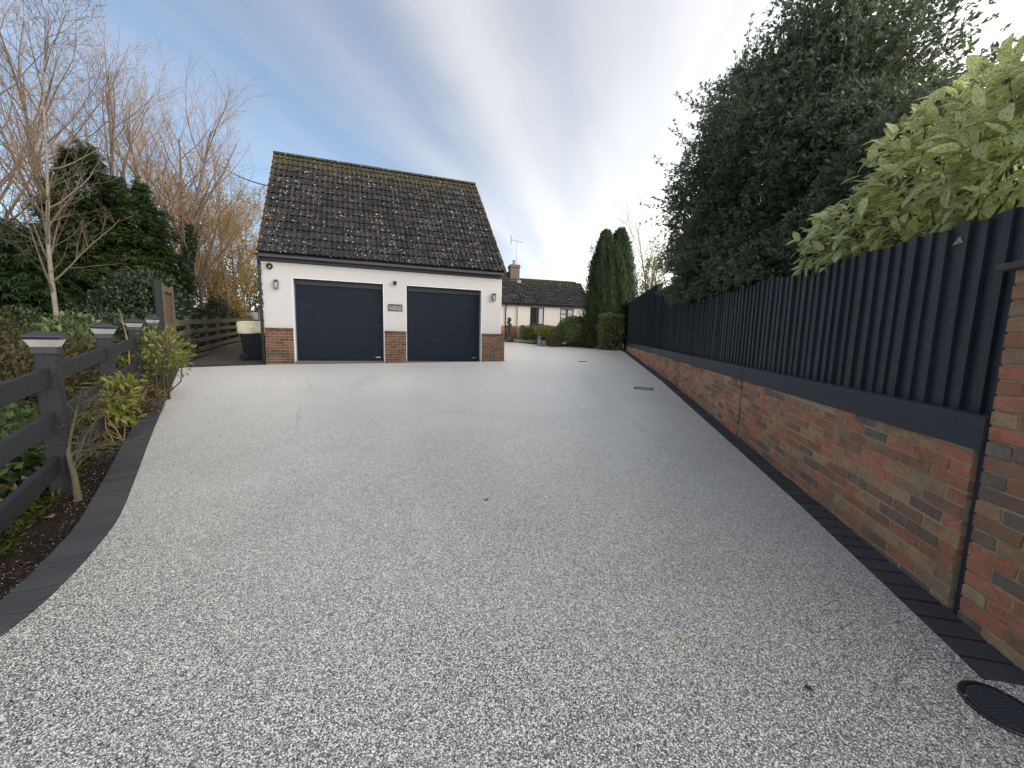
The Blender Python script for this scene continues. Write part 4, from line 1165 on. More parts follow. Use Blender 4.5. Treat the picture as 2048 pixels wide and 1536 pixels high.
def conifer(label, x, y, zbase, h, rad, n, seed, mat='conifer', cat='tree', layers=True, Ls=.34, name='conifer_tree', group='dark conifers behind the charcoal fence', power=.8, droop=-.25):
    g = np.random.default_rng(seed)
    rt = root(name, label, cat, (x, y, zbase), 0, group)
    link('trunk', MB().tube([(0, 0, -.1), (0, 0, h * .9)], [.12, .02], 7).mesh('trunk', 'bark', smooth=True), parent=rt)
    nb = 240
    # branch plan: angle, height, length
    ba = g.uniform(0, 2 * np.pi, nb); bz = h * (g.uniform(.02, 1, nb) ** 1.15)
    bl = rad * (1 - bz / h) ** power * g.uniform(.45, 1.3, nb) + .15
    idx = g.choice(nb, n, p=bl / bl.sum())
    t = g.uniform(.05, 1, n) ** .5
    rr = bl[idx] * t; a = ba[idx] + g.normal(size=n) * .16
    z = bz[idx] + rr * (droop + .1 * g.normal(size=n)) * .5 + g.normal(size=n) * .10
    P = np.stack([rr * np.cos(a), rr * np.sin(a), np.maximum(z, .02)], 1)
    D = np.stack([np.cos(a), np.sin(a), droop + 0 * a], 1) + rdir(n, g) * .5
    N = np.stack([0 * a, 0 * a, 1 + 0 * a], 1) + rdir(n, g) * .5
    L = Ls * g.uniform(.6, 1.25, n)
    m_ = n // 3
    zf = h * (1 - g.uniform(0, 1, m_) ** .5) * .97; af = g.uniform(0, 2 * np.pi, m_); rf = rad * (1 - zf / h) ** power * g.uniform(.15, .85, m_)
    P = np.concatenate([P, np.stack([rf * np.cos(af), rf * np.sin(af), zf], 1)]); D = np.concatenate([D, np.stack([np.cos(af), np.sin(af), droop + 0 * af], 1) + rdir(m_, g) * .6])
    N = np.concatenate([N, np.array([0, 0, 1.]) + rdir(m_, g) * .5]); L = np.concatenate([L, Ls * g.uniform(.8, 1.4, m_)])
    P2, D2, N2, L2 = spray_fan(P, D, N, L, g, 4)
    link('foliage', leaf_mesh('foliage', mat, P2, D2, N2, L2, L2 * .17, droop=.15, kind='quad'), parent=rt)
    return rt

# ================================================================== BUNGALOW
HA = R(14.5)
HP = Vector((.28, 25.5, 0))
hs = root('bungalow', 'cream rendered bungalow with brown tiled roof and brick base behind the garage', 'house', tuple(HP), HA)
WIN = [(.83, 1.80, 2.47, 3.61), (2.93, 3.91, 2.47, 3.61)]
b = MB()
xs = [0.0, .83, 1.80, 2.93, 3.91, 4.95]
for i in range(0, 5, 2): b.box(xs[i], xs[i + 1], 0, .25, 2.35, 3.7)
for a, e, z0, z1 in WIN: b.box(a, e, 0, .25, 2.35, z0); b.box(a, e, 0, .25, z1, 3.7)
b.box(4.70, 4.95, .25, 5.6, 1.3, 3.7)
b.add([(4.72, .1, 3.7), (4.72, 5.5, 3.7), (4.72 + .15, 2.5, 5.55), (4.95, .1, 3.7), (4.95, 5.5, 3.7), (4.95 + .15, 2.5, 5.55)], [(0, 1, 2), (5, 4, 3), (0, 3, 4, 1), (1, 4, 5, 2), (2, 5, 3, 0)])
link('wall', b.mesh('wall', 'cream'), parent=hs)
link('wing_wall', MB().box(-5, -.004, .12, .4, 2.35, 3.68).mesh('wing_wall', 'cream'), parent=hs)
bj = MB()
for r_ in range(12):
    for a, e in course(-5, 4.95, r_): 
        o_ = .12 if e <= 0 else -.03
        bj.box(a, e, o_ - .03, o_ + .1, 2.35 - .07 - r_ * .075, 2.35 - .005 - r_ * .075)
pl = link('brick_plinth', MB().box(-5, 4.95, .101, .3, 1.2, 2.346).box(0, 4.95, -.045, .1, 1.2, 2.346).mesh('brick_plinth', 'mortar'), parent=hs)
link('brick', bj.mesh('brick', 'bricks'), parent=pl, kind='stuff')
for a, e, z0, z1 in WIN:
    wd = link('window', MB().box(a + .001, a + .06, -.012, .1, z0, z1 - .001).box(e - .06, e - .001, -.012, .1, z0, z1 - .001).box(a + .06, e - .06, -.012, .1, z1 - .06, z1 - .001).box(a + .06, e - .06, -.012, .1, z0, z0 + .06).box((a + e) / 2 - .07, (a + e) / 2 + .07, -.01, .09, z0 + .06, z1 - .06).mesh('window', 'frame'), parent=hs)
    for q0, q1 in ((a + .06, (a + e) / 2 - .07), ((a + e) / 2 + .07, e - .06)):
        link('pane', MB().box(q0, q1, .03, .045, z0 + .06, z1 - .06).mesh('pane', 'glass'), parent=wd)
    link('sill', MB().box(a - .06, e + .06, -.07, .0, z0 - .05, z0 - .002).mesh('sill', 'frame'), parent=wd)
    rv = MB().box(a - .03, a, -.006, .0, z0, z1).box(e, e + .03, -.006, .0, z0, z1)
    link('reveal_bead', rv.mesh('reveal_bead', 'bead'), parent=wd)
link('curtain', MB().box(1.45, 1.73, .022, .028, 2.54, 3.55).mesh('curtain', 'blind'), parent=hs)
for (a, e) in ((3.0, 3.33), (3.5, 3.84)):
    for z0, z1 in ((3.28, 3.5), (2.98, 3.2), (2.68, 2.9)): link('blind', MB().box(a, e, .022, .028, z0, z1).mesh('blind', 'blind'), parent=hs)
def hroof(nm, x0, x1, y0, y1, z0, z1, sk):
    pt = math.atan2(z1 - z0, y1 - y0); sl = math.hypot(z1 - z0, y1 - y0)
    nr = max(4, round(sl / .30)); nc = max(4, round((x1 - x0) / .30)); tw_ = (x1 - x0) / nc; tg_ = sl / nr
    p = lambda x, y, z: (x + sk * y, y, z)
    y2 = 2 * y1 - y0
    rb = MB().add([p(x0, y0, z0 - .03), p(x1, y0, z0 - .03), p(x1, y1, z1 - .03), p(x0, y1, z1 - .03), p(x0, y2, z0), p(x1, y2, z0), p(x0, y0, z0 - .1), p(x1, y0, z0 - .1), p(x1, y1, z1 - .12), p(x0, y1, z1 - .12), p(x0, y2, z0 - .1), p(x1, y2, z0 - .1)],
       [(0, 1, 2, 3), (3, 2, 5, 4), (7, 6, 9, 8), (8, 9, 10, 11), (0, 3, 9, 6), (3, 4, 10, 9), (1, 7, 8, 2), (2, 8, 11, 5), (0, 6, 7, 1), (4, 5, 11, 10)])
    ro = link(nm, rb.mesh(nm, 'htiles'), parent=hs)
    t_ = MB(); ca, sa = math.cos(pt), math.sin(pt)
    for r_ in range(nr):
        for c in range(nc):
            v = r_ * tg_; jz = random.uniform(-.004, .005)
            vs, fs = tile_mesh(tw_, tg_ * (1.15 if r_ < nr - 1 else 1), 8)
            t_.add([(x0 + c * tw_ + a + sk * (y0 + v * ca + b_ * ca - h * sa), y0 + v * ca + b_ * ca - h * sa, z0 + v * sa + b_ * sa + h * ca + jz) for a, b_, h in vs], fs)
    link('tile', t_.mesh('tile', 'htiles'), parent=ro, kind='stuff')
    rg = MB()
    for k in range(int((x1 - x0) / .45)):
        xa = x0 + k * .45
        rg.tube([p(xa, y1, z1 - .01), p(xa + .44, y1, z1 - .01)], .11, 8)
    link('ridge_tile', rg.mesh('ridge_tile', 'htiles'), parent=ro)
hroof('roof', .14, 5.05, -.30, 2.5, 3.88, 5.72, .16)
hroof('wing_roof', -6, .22, -.20, 2.75, 3.86, 6.14, .10)
link('fascia', MB().box(.05, 5.0, -.16, -.12, 3.68, 3.86).box(.05, 5.0, -.12, .0, 3.66, 3.68).mesh('fascia', 'fascia'), parent=hs)
link('fascia', MB().box(-5, .04, -.06, -.02, 3.67, 3.83).mesh('fascia', 'fascia'), parent=hs)
link('gutter', MB().tube([(.0, -.30, 3.83), (5.1, -.30, 3.83)], .055, 8).tube([(-5, -.2, 3.82), (-.06, -.2, 3.82)], .055, 8).mesh('gutter', 'blackpvc'), parent=hs)
link('downpipe', MB().tube([(-.74, -.2, 3.8), (-.76, -.1, 3.7), (-.80, .07, 3.55), (-.80, .07, 1.4)], .036, 8).mesh('downpipe', 'blackpvc'), parent=hs)
ch = link('chimney', MB().box(-.05, .62, 2.1, 2.75, 5.0, 6.45).mesh('chimney', 'chimneybrick', bevel=.01), parent=hs)
link('corbel', MB().box(-.09, .66, 2.06, 2.79, 6.452, 6.6).box(-.06, .63, 2.09, 2.76, 6.6, 6.66).mesh('corbel', 'chimneybrick', bevel=.012), parent=ch)
link('pot', MB().lathe([(.12, 6.66), (.10, 6.95), (.13, 6.98)], (.28, 2.42, 0), 12).mesh('pot', 'terracotta'), parent=ch)
link('flashing', MB().box(-.12, .70, 1.96, 2.1, 5.40, 5.56).box(.62, .72, 2.1, 2.7, 5.45, 5.62).mesh('flashing', 'leadgrey'), parent=ch)
# aerial stands on the chimney
at = root('tv_aerial', 'thin television aerial on a mast above the bungalow chimney', 'aerial', tuple(HP + Matrix.Rotation(HA, 4, 'Z') @ Vector((.45, 2.4, 6.6))), HA)
link('mast', MB().tube([(0, 0, -.4), (0, 0, 2.0)], .025, 6).mesh('mast', 'alu'), parent=at)
link('boom', MB().tube([(-.42, 0, 1.78), (.42, 0, 1.64)], .016, 5).mesh('boom', 'alu'), parent=at)
for k in range(9):
    x = .40 - k * .09; z = 1.71 - x * .167
    link('element', MB().tube([(x, -.18, z), (x, .18, z)], .008, 4).mesh('element', 'alu'), parent=at)
link('reflector', MB().tube([(-.40, -.1, 1.5), (-.46, -.1, 2.1)], .012, 4).tube([(-.36, .1, 1.5), (-.42, .1, 2.1)], .012, 4).tube([(-.46, -.25, 1.62), (-.46, .25, 1.62)], .01, 4).tube([(-.46, -.25, 1.8), (-.46, .25, 1.8)], .01, 4).tube([(-.46, -.25, 1.98), (-.46, .25, 1.98)], .01, 4).mesh('reflector', 'alu'), parent=at)

# ================================================================== BACK GARDEN
cloud_thing('round_shrub', 'large rounded green shrub in front of the bungalow', 'shrub', [(3.4, 21.5, 1.88, 1.02, .85, .92)], 11000, .10, .40, 'midgreen', up=.45, stems=6, group='garden shrubs by the bungalow')
cloud_thing('brown_shrub', 'small brown twiggy shrub beside the grey bollard', 'shrub', [(2.22, 21.0, 1.47, .45, .4, .42)], 2600, .08, .25, 'brownleaf', up=.5, kind='quad', stems=14, stem_mat='goldtwig', group='garden shrubs by the bungalow')
cloud_thing('spreading_shrub', 'low yellow green spreading shrub over a dark planter', 'shrub', [(1.95, 22.6, 1.98, .8, .5, .3), (2.5, 22.5, 1.85, .5, .5, .3)], 2400, .11, .3, 'yellowgreen', up=.3, kind='quad', stems=5, group='garden shrubs by the bungalow')
cloud_thing('purple_shrub', 'dark purplish shrub standing at the foot of the tall cypress', 'shrub', [(4.05, 20.5, 2.1, .5, .4, .95), (4.0, 20.3, 1.6, .55, .4, .5)], 2600, .09, .4, 'olive', up=.4, kind='quad', stems=8, group='garden shrubs by the bungalow')
cloud_thing('low_shrub', 'dark low shrub with brown base between the cypress and the clipped hedge', 'shrub', [(4.4, 20.4, 1.35, .6, .4, .35)], 1200, .09, .4, 'brownleaf', kind='quad', group='garden shrubs by the bungalow')
rt = root('tub', 'dark square planter under the yellow green shrub', 'planter', (1.95, 22.4, gz(22.4)), R(14))
link('box', MB().box(-.55, .55, -.25, .25, 0, .42).mesh('box', 'blackplastic', bevel=.01), parent=rt)
link('soil', MB().box(-.5, .5, -.2, .2, .421, .43).mesh('soil', 'soil'), parent=rt)
# clipped box shapes
def box_hedge(name, label, x0, x1, y0, y1, z0, z1, n, L, mat, rot=0, group=None, Wd=.5):
    g = np.random.default_rng(int(n)); cx, cy = (x0 + x1) / 2, (y0 + y1) / 2
    rt = root(name, label, 'hedge', (cx, cy, z0), rot, group)
    hx, hy, hz = (x1 - x0) / 2, (y1 - y0) / 2, z1 - z0
    fcs = [((0, -1, 0), hx * hz), ((1, 0, 0), hy * hz), ((-1, 0, 0), hy * hz), ((0, 0, 1), 2 * hx * hy), ((0, 1, 0), hx * hz * .5)]
    pr_ = np.array([f[1] for f in fcs]); idx = g.choice(5, n, p=pr_ / pr_.sum())
    u = g.uniform(-1, 1, n); v = g.uniform(0, 1, n); w_ = g.uniform(-1, 1, n)
    Nn = np.array([f[0] for f in fcs])[idx].astype(float)
    P = np.stack([u * hx, w_ * hy, v * hz], 1)
    for k, ax, sg in ((0, 1, -1), (1, 0, 1), (2, 0, -1), (3, 2, 1), (4, 1, 1)):
        s_ = idx == k; lim = [hx, hy, hz][ax]
        P[s_, ax] = (lim * sg if ax < 2 else lim)
    bulge = .04 * np.sin(P[:, :1] * 7 + P[:, 2:] * 5) + .03 * np.sin(P[:, 2:] * 11 + 1)
    P += Nn * (g.uniform(-.14, .03, (n, 1)) + bulge)
    D = unit(Nn * .5 + rdir(n, g) * .7 + np.array([0, 0, .35])); N = unit(Nn + rdir(n, g) * .6)
    l = L * g.uniform(.65, 1.3, n)
    link('foliage', leaf_mesh('foliage', mat, P, D, N, l, l * Wd), parent=rt)
    b = MB().box(-hx + .16, hx - .16, -hy + .16, hy - .16, 0.12, hz - .16)  # solid dark box filling the hedge behind its leaves
    link('inner_core', b.mesh('inner_core', 'soil'), parent=rt)
    return rt
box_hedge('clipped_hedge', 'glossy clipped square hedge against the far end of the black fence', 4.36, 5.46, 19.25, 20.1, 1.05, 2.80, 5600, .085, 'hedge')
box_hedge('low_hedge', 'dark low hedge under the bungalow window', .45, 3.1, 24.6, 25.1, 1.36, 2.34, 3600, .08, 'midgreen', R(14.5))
# spiral topiary
g = np.random.default_rng(5)
rt = root('spiral_topiary', 'small spiral clipped topiary in front of the bungalow downpipe', 'topiary', (-.26, 24.2, gz(24.2)), 0)
t = g.uniform(0, 1, 2600); a = t * 2 * np.pi * 3.2; ph = g.uniform(0, 2 * np.pi, 2600)
rr = .15 * (1 - .75 * t) + .04; cr = .16 * (1 - .8 * t)
P = np.stack([cr * np.cos(a) + rr * .8 * np.cos(ph) * np.cos(a), cr * np.sin(a) + rr * .8 * np.cos(ph) * np.sin(a), .55 + t * .85 + rr * .55 * np.sin(ph)], 1)
u = rdir(1500, g); P = np.concatenate([P, np.array([0, 0, .28]) + u * .29 * g.uniform(.8, 1.02, (1500, 1)), np.array([0, 0, 1.42]) + rdir(350, g) * .11])
link('foliage', leaf_mesh('foliage', 'ivy', P, rdir(len(P), g) + np.array([0, 0, .4]), rdir(len(P), g), .045 * g.uniform(.6, 1.3, len(P)), .025, kind='quad'), parent=rt)
link('stem', MB().tube([(0, 0, 0), (0, 0, 1.4)], .02, 6).mesh('stem', 'bark'), parent=rt)
rt = root('bollard_light', 'short grey bollard light at the edge of the lawn', 'bollard', (1.40, 20.9, gz(20.9)), R(20))
link('post', MB().box(-.07, .07, -.07, .07, 0, .40).mesh('post', 'greymetal', bevel=.005), parent=rt)
link('side', MB().box(-.07, -.04, -.07, .07, .40, .52).box(.04, .07, -.07, .07, .40, .52).mesh('side', 'greymetal'), parent=rt)
link('cap', MB().box(-.07, .07, -.07, .07, .52, .56).mesh('cap', 'greymetal', bevel=.005), parent=rt)
link('lens', MB().box(-.038, .038, -.05, .05, .402, .518).mesh('lens', 'blackplastic'), parent=rt)
rt = root('garden_boulder', 'dark rounded stone beside the grey bollard', 'stone', (1.66, 21.1, gz(21.1)), 0)
g = np.random.default_rng(2)
bm = bmesh.new(); bmesh.ops.create_icosphere(bm, subdivisions=3, radius=1)
for v in bm.verts: v.co = Vector((v.co.x * .22, v.co.y * .2, v.co.z * .2 + .12)) * (1 + .08 * math.sin(v.co.x * 5 + v.co.y * 4))
me = bpy.data.meshes.new('stone'); bm.to_mesh(me); bm.free(); me.materials.append(MAT['stone']); link('stone', me, parent=rt)
rt = root('stone_step', 'low pale stone step at the foot of the bungalow wall', 'step', (.45, 24.4, gz(24.4)), R(14.5))
link('slab', MB().box(-.5, .2, -.2, .2, 0, .18).mesh('slab', 'stone', bevel=.01), parent=rt); link('slab', MB().box(-.4, .75, -.5, -.202, 0, .09).mesh('slab', 'stone', bevel=.01), parent=rt)
# white flowers
rt = root('white_flower', 'pair of small white flowers at the foot of the round shrub', 'flower', (2.75, 20.9, gz(20.9)), 0)
for dx, dz in ((-.06, .22), (.10, .25), (.03, .17)):
    link('petal', MB().lathe([(.01, -.02), (.05, .0), (.03, .03)], (dx, 0, dz), 8).mesh('petal', 'bead'), parent=rt)
    link('stem', MB().tube([(dx * .3, 0, 0), (dx, 0, dz)], .006, 4).mesh('stem', 'greenstem'), parent=rt)
# cypress
g = np.random.default_rng(11)
rt = root('cypress_tree', 'tall dark green twin topped cypress beside the clipped hedge', 'tree', (5.15, 20.9, gz(20.9)), 0)
zt0 = gz(20.9)
Ps = []; Ns = []
for cx, cy, top, rb, n in ((-.40, 0, 5.95, .98, 15000), (.38, .1, 6.1, 1.04, 15000), (-.02, -.2, 5.35, 1.08, 11000)):
    z = top * g.uniform(0.02, 1, n) ** .85; a = g.uniform(0, 2 * np.pi, n)
    prof = rb * np.clip(np.minimum(1., .62 + z * .28), 0, 1) * np.clip(1 - (z / top) ** 2.0, 0, 1) ** .72
    lob = 1 + .17 * np.sin(a * 7 + z * .7) + .07 * np.sin(a * 13 + z * 1.7 + cx) + .06 * np.sin(z * 4.1 + a * 3)
    r_ = prof * lob * g.uniform(.66, 1.05, n) + .05
    Ps.append(np.stack([cx + r_ * np.cos(a), cy + r_ * np.sin(a), z], 1)); Ns.append(np.stack([np.cos(a), np.sin(a), .2 + 0 * a], 1))
P = np.concatenate(Ps); Nn = np.concatenate(Ns); n = len(P)
D = Nn * .45 + np.array([0, 0, 1.0]) + rdir(n, g) * .45
P2, D2, N2, L2 = spray_fan(P, D, Nn + rdir(n, g) * .5, .19 * g.uniform(.6, 1.3, n), g, 3)
link('foliage', leaf_mesh('foliage', 'cypress', P2, D2, N2, L2, L2 * .26, kind='quad'), parent=rt)
link('trunk', MB().tube([(-.2, 0, -.1), (-.3, 0, 5.4)], [.16, .03], 8).tube([(.2, 0, -.1), (.35, .05, 5.5)], [.16, .03], 8).mesh('trunk', 'bark'), parent=rt)
b = MB()
Pw = []
for k in range(16):
    zz = g.uniform(1.5, 5.0); e = np.array([-1.35 + g.uniform(-.15, .25) + (zz - 3) * .12, g.uniform(-.4, .2), zz + .25])
    b.tube([(-.6, 0, zz - .2), tuple(e)], [.012, .004], 4, cap=False); Pw.append(e + g.normal(size=(16, 3)) * .07)
link('sprig', b.mesh('sprig', 'bark'), parent=rt, kind='stuff')
Pw = np.concatenate(Pw); link('sprig_leaf', leaf_mesh('sprig_leaf', 'cypress', Pw, rdir(len(Pw), g) + np.array([-.5, 0, -.3]), rdir(len(Pw), g), .11, .03, kind='quad'), parent=rt, kind='stuff')
# trees beyond the far fence
bare_tree('tall pale bare tree far behind the cypress and black fence', 11.3, 33, 9.6, 31, 'bark', 'bark', name='bare_tree', group='trees beyond the far fence', r=.10)
cloud_thing('golden_tree', 'sparse golden leaved tree between the cypress and the dark evergreen', 'tree', [(9.0, 26, 4.6, 1.3, 1.2, 2.3), (9.2, 26, 6.5, .7, .7, 1.4)], 2600, .16, .5, 'yellowgreen', kind='quad', shell=(.2, 1.05), stems=26, stem_mat='bark', group='trees beyond the far fence')
cloud_thing('pale_green_shrub', 'pale green leafy shrub showing just above the far black fence', 'shrub', [(7.1, 20.5, 2.7, .8, 1.2, 1.4), (6.6, 17.5, 2.4, .6, 1.3, 1.2)], 2600, .12, .4, 'variegated', kind='quad', shell=(.4, 1.05), stems=8)
rt = root('white_pole', 'thin white pole with a short crosspiece behind the far black fence', 'pole', (5.42, 15.8, .95), 0)
link('shaft', MB().tube([(-.1, 0, 0), (.02, 0, 2.9), (.10, 0, 4.62)], .014, 6).mesh('shaft', 'bead'), parent=rt)
link('crosspiece', MB().tube([(.03, 0, 4.62), (.10, 0, 4.66), (.25, 0, 4.48)], .012, 5).mesh('crosspiece', 'alu'), parent=rt)

# ================================================================== RIGHT: DARK EVERGREEN AND SPECKLED SHRUB
LB = [(4.32, 6.15, 3.95, 1.34, 1.7, 2.6), (4.22, 7.4, 3.75, 1.28, 1.4, 2.65), (3.75, 5.1, 2.6, .80, 1.8, .80), (4.05, 5.0, 3.5, .72, .75, 1.35), (4.0, 3.9, 2.9, .85, .9, 1.05), (4.2, 8.9, 2.8, .9, 1.0, 1.5), (3.72, 7.2, 2.55, .58, 1.3, .7)]
g = np.random.default_rng(21)
rt = root('evergreen_tree', 'huge dark glossy evergreen leaning over the black fence', 'tree', (4.9, 6.2, 1.0), 0)
off = np.array([4.9, 6.2, 1.0])
P, Nn = blob_points(LB, 120000, (.66, 1.03), g)
nz = np.sin(P[:, 0] * 3.1 + P[:, 2] * 2.3) + np.sin(P[:, 1] * 2.7 - P[:, 2] * 3.3 + 1) + np.sin(P[:, 2] * 5.1 + P[:, 1] * 4.0)
P = P + Nn * (.09 * nz)[:, None]
kp = (P[:, 2] > 1.3) & ~((P[:, 0] < 2.42 + (P[:, 1] - 1.6) * .19) & (P[:, 2] < np.where(P[:, 1] > 8.5, 3.0, 2.2) + .016 * P[:, 1]))
P, Nn = P[kp], Nn[kp]
n = len(P)
# rosettes: groups of leaves share a point and direction
cen = rng.integers(0, n, 26000)
Pc = np.repeat(P[cen], 5, 0) + g.normal(size=(len(cen) * 5, 3)) * .018; Nc = np.repeat(unit(Nn[cen] + rdir(len(cen), g) * .5 + np.array([0, 0, .35])), 5, 0)
D = unit(Nc * .6 + rdir(len(Pc), g) * .75)
l = .074 * g.uniform(.6, 1.35, len(Pc))
link('foliage', leaf_mesh('foliage', 'laurel', Pc - off, D, unit(Nc + rdir(len(Pc), g) * .4), l, l * .40), parent=rt)
idx = g.integers(0, n, 95000); D = unit(Nn[idx] * .3 + rdir(95000, g) + np.array([0, 0, -.1])); l = .08 * g.uniform(.7, 1.4, 95000)
link('inner_foliage', leaf_mesh('inner_foliage', 'laurel', P[idx] * 1 - Nn[idx] * g.uniform(.10, .75, (95000, 1)) - off, D, rdir(95000, g), l, l * .55, kind='quad'), parent=rt)
i2 = g.integers(0, n, 170); l = .075 * g.uniform(.8, 1.3, 170)
link('old_leaf', leaf_mesh('old_leaf', 'redleaf', P[i2] + Nn[i2] * .03 - off, Nn[i2] + rdir(170, g), rdir(170, g), l, l * .35), parent=rt, kind='stuff')
# trunk, limbs and shoots
b = MB()
b.tube([(0, 0, -.1), (.05, -.1, 1.2), (-.1, -.3, 2.6), (-.1, -.5, 4.2)], [.14, .12, .09, .03], 8)
for k in range(40):
    c = LB[g.integers(len(LB))]; e = np.array(c[:3]) + rdir(1, g)[0] * np.array(c[3:]) * .9 - off
    st = np.array([0, -.1, g.uniform(.4, 2.4)])
    b.tube([st, (st + e) / 2 + g.normal(size=3) * .15, e], [.045, .028, .008], 5, cap=False)
link('trunk', b.mesh('trunk', 'bark', smooth=True), parent=rt)
sv = MB(); lp = []; ld = []; ln = []
def shoot(p, d, L_):
    p = np.array(p, float); d = np.array(d, float) / np.linalg.norm(d); pts = [p]
    k = 7
    for i in range(k):
        d = d + g.normal(size=3) * .10 + np.array([0, 0, .02]); d /= np.linalg.norm(d); p = p + d * L_ / k; pts.append(p)
        for q_ in range(5 if i else 2):
            lp.append(p + g.normal(size=3) * .012); ld.append(d * .8 + rdir(1, g)[0] * .9); ln.append(rdir(1, g)[0] + np.array([0, 0, .6]))
    sv.tube([tuple(x - off) for x in pts], [.007 * (1 - .7 * i / k) for i in range(k + 1)], 4, cap=False)
top = np.where((P[:, 2] > 4.3) & (Nn[:, 2] > -.1))[0]
for i in g.choice(top, 150): shoot(P[i] - Nn[i] * .15, Nn[i] * .8 + rdir(1, g)[0] * .5 + np.array([.15, -.1, .4]), g.uniform(.3, .75))
left = np.where((Nn[:, 0] < -.2) & (P[:, 1] > 6.3) & (P[:, 2] > 2.6))[0]
for i in g.choice(left, 60): shoot(P[i] - Nn[i] * .1, Nn[i] * .8 + rdir(1, g)[0] * .5 + np.array([-.3, .3, -.1]), g.uniform(.25, .7))
rgt = np.where((P[:, 1] < 5.3) & (P[:, 2] > 3.8))[0]
for i in g.choice(rgt, 40): shoot(P[i] - Nn[i] * .1, Nn[i] * .5 + rdir(1, g)[0] * .4 + np.array([.3, -.5, .5]), g.uniform(.5, 1.0))
anyi = g.integers(0, n, 160)
for i in anyi: shoot(P[i] - Nn[i] * .08, Nn[i] * .5 + rdir(1, g)[0] * .4 + np.array([0, 0, .7]), g.uniform(.2, .42))
for (p0_, dd, LL) in (((3.2, 7.6, 4.6), (-.9, .2, .15), .75), ((3.2, 7.8, 4.2), (-.8, .3, -.5), .8), ((3.25, 8.0, 3.9), (-.8, .3, -.6), .6), ((3.3, 7.5, 5.1), (-.8, .1, .3), .6)):
    shoot(p0_, dd, LL)
link('shoot', sv.mesh('shoot', 'bark'), parent=rt, kind='stuff')
lp, ld, ln = np.array(lp), np.array(ld), np.array(ln); l = .062 * g.uniform(.6, 1.3, len(lp))
link('shoot_leaf', leaf_mesh('shoot_leaf', 'laurel', lp - off, ld, ln, l, l * .42), parent=rt, kind='stuff')

AB = [(3.00, 3.45, 2.42, .40, .52, .36), (3.06, 2.85, 2.64, .48, .55, .64), (2.92, 2.10, 2.56, .48, .62, .62), (3.12, 2.45, 2.86, .40, .5, .50), (2.80, 1.7, 2.38, .34, .45, .42)]
g = np.random.default_rng(33)
rt = root('speckled_shrub', 'bright yellow speckled large leaved shrub above the near black fence', 'shrub', (3.0, 2.6, 1.0), 0)
off = np.array([3.0, 2.6, 1.0])
P, Nn = blob_points(AB, 3600, (.5, 1.05), g)
fx = 2.42 + (P[:, 1] - 1.6) * .19
kp = ~((P[:, 0] < fx) & (P[:, 2] < 2.18))
P, Nn = P[kp], Nn[kp]; n = len(P)
D = unit(Nn * .8 + rdir(n, g) * .7 + np.array([0, 0, -.05])); N = unit(np.array([0, 0, 1.]) * .9 + Nn * .6 + rdir(n, g) * .45)
l = .138 * g.uniform(.55, 1.25, n); wd_ = l * g.uniform(.36, .50, n)
view = unit(np.array([0, 0, 1.51]) - P); dist = np.linalg.norm(P - np.array([0, 0, 1.51]), axis=1)
score = np.sum(view * Nn, 1) - dist * .15 + .3 * l / .135
order = np.argsort(-score)
ind, rest = order[:300], order[300:]
link('leaf', leaf_mesh('leaf', 'aucuba', P[rest] - off, D[rest], N[rest], l[rest], wd_[rest], fold=.10, droop=.55, kind='broad'), parent=rt, kind='stuff')
lm = [leaf_mesh('leaf', 'aucuba', np.zeros((1, 3)), np.array([[0, 1., 0]]), np.array([[0, 0, 1.]]), 1., .38 + .04 * k, fold=.08 + .04 * k, droop=.15 + .25 * k, kind='broad') for k in range(4)]
for i in ind:
    d = D[i]; nn_ = N[i] - d * (N[i] @ d); nn_ /= np.linalg.norm(nn_); bx = np.cross(d, nn_)
    m4_ = Matrix((bx * l[i], d * l[i], nn_ * l[i])).transposed().to_4x4(); m4_.translation = Vector(P[i] - off)
    o = link('leaf', lm[g.integers(4)], parent=rt); o.matrix_local = m4_
b = MB()
for k in range(70):
    i = g.integers(n); e = P[i] - off; st = np.array([g.normal() * .12, g.normal() * .2, 0])
    mid = st * .4 + e * .6 + np.array([0, 0, .12]) + g.normal(size=3) * .05
    b.tube([st, mid, e], [.013, .009, .004], 5, cap=False)
link('stem', b.mesh('stem', 'greenstem', smooth=True), parent=rt)

# ================================================================== LEFT: TREES, CONIFERS, UNDERGROWTH
BG = 'bare winter trees beyond the charcoal fence'
bare_tree('pale barked slim tree just behind the charcoal fence posts', -10.95, 9.3, 7.9, 57, 'pale', 'bark', (-.035, .0), .055, spec=[(14, .028, .0, 26, .5, 1.05, .34, .2), (7, .07, .10, 9, .4, .9, .5, .15), (5, .12, .06, 6, .4, .9, .5, .2), (4, .14, .03, 0, 0, 0, 0, 0)], group=BG, limb_mat='bark')
tr = [('reddish bare tree at the far left edge, behind the pale tree', -15.0, 11.6, 9.2, 42), ('tall reddish bare tree left of the pointed conifer', -15.6, 13.4, 9.8, 43), ('bare tree rising directly behind the pointed conifer', -14.6, 14.2, 9.2, 44),
      ('dense reddish bare tree right of the pointed conifer', -14.3, 15.6, 8.4, 45), ('bare tree between the conifer and the ivy clad trunk', -13.5, 15.9, 8.0, 46), ('second row bare tree behind the tall reddish one', -17.5, 15.5, 10.2, 47), ('second row bare tree behind the dense reddish one', -16.0, 17.5, 9.0, 52)]
for lb, x, y, h, sd in tr: bare_tree(lb, x, y, h, sd, 'bark', 'redtwig', (random.uniform(-.05, .05), 0), .10, group=BG)
bare_tree('bare tree with an ivy clad trunk near the weathered fence', -12.3, 14.4, 8.1, 48, 'bark', 'redtwig', (.02, 0), .12, group=BG, ivy=(5200, .2, 4.6, .22))
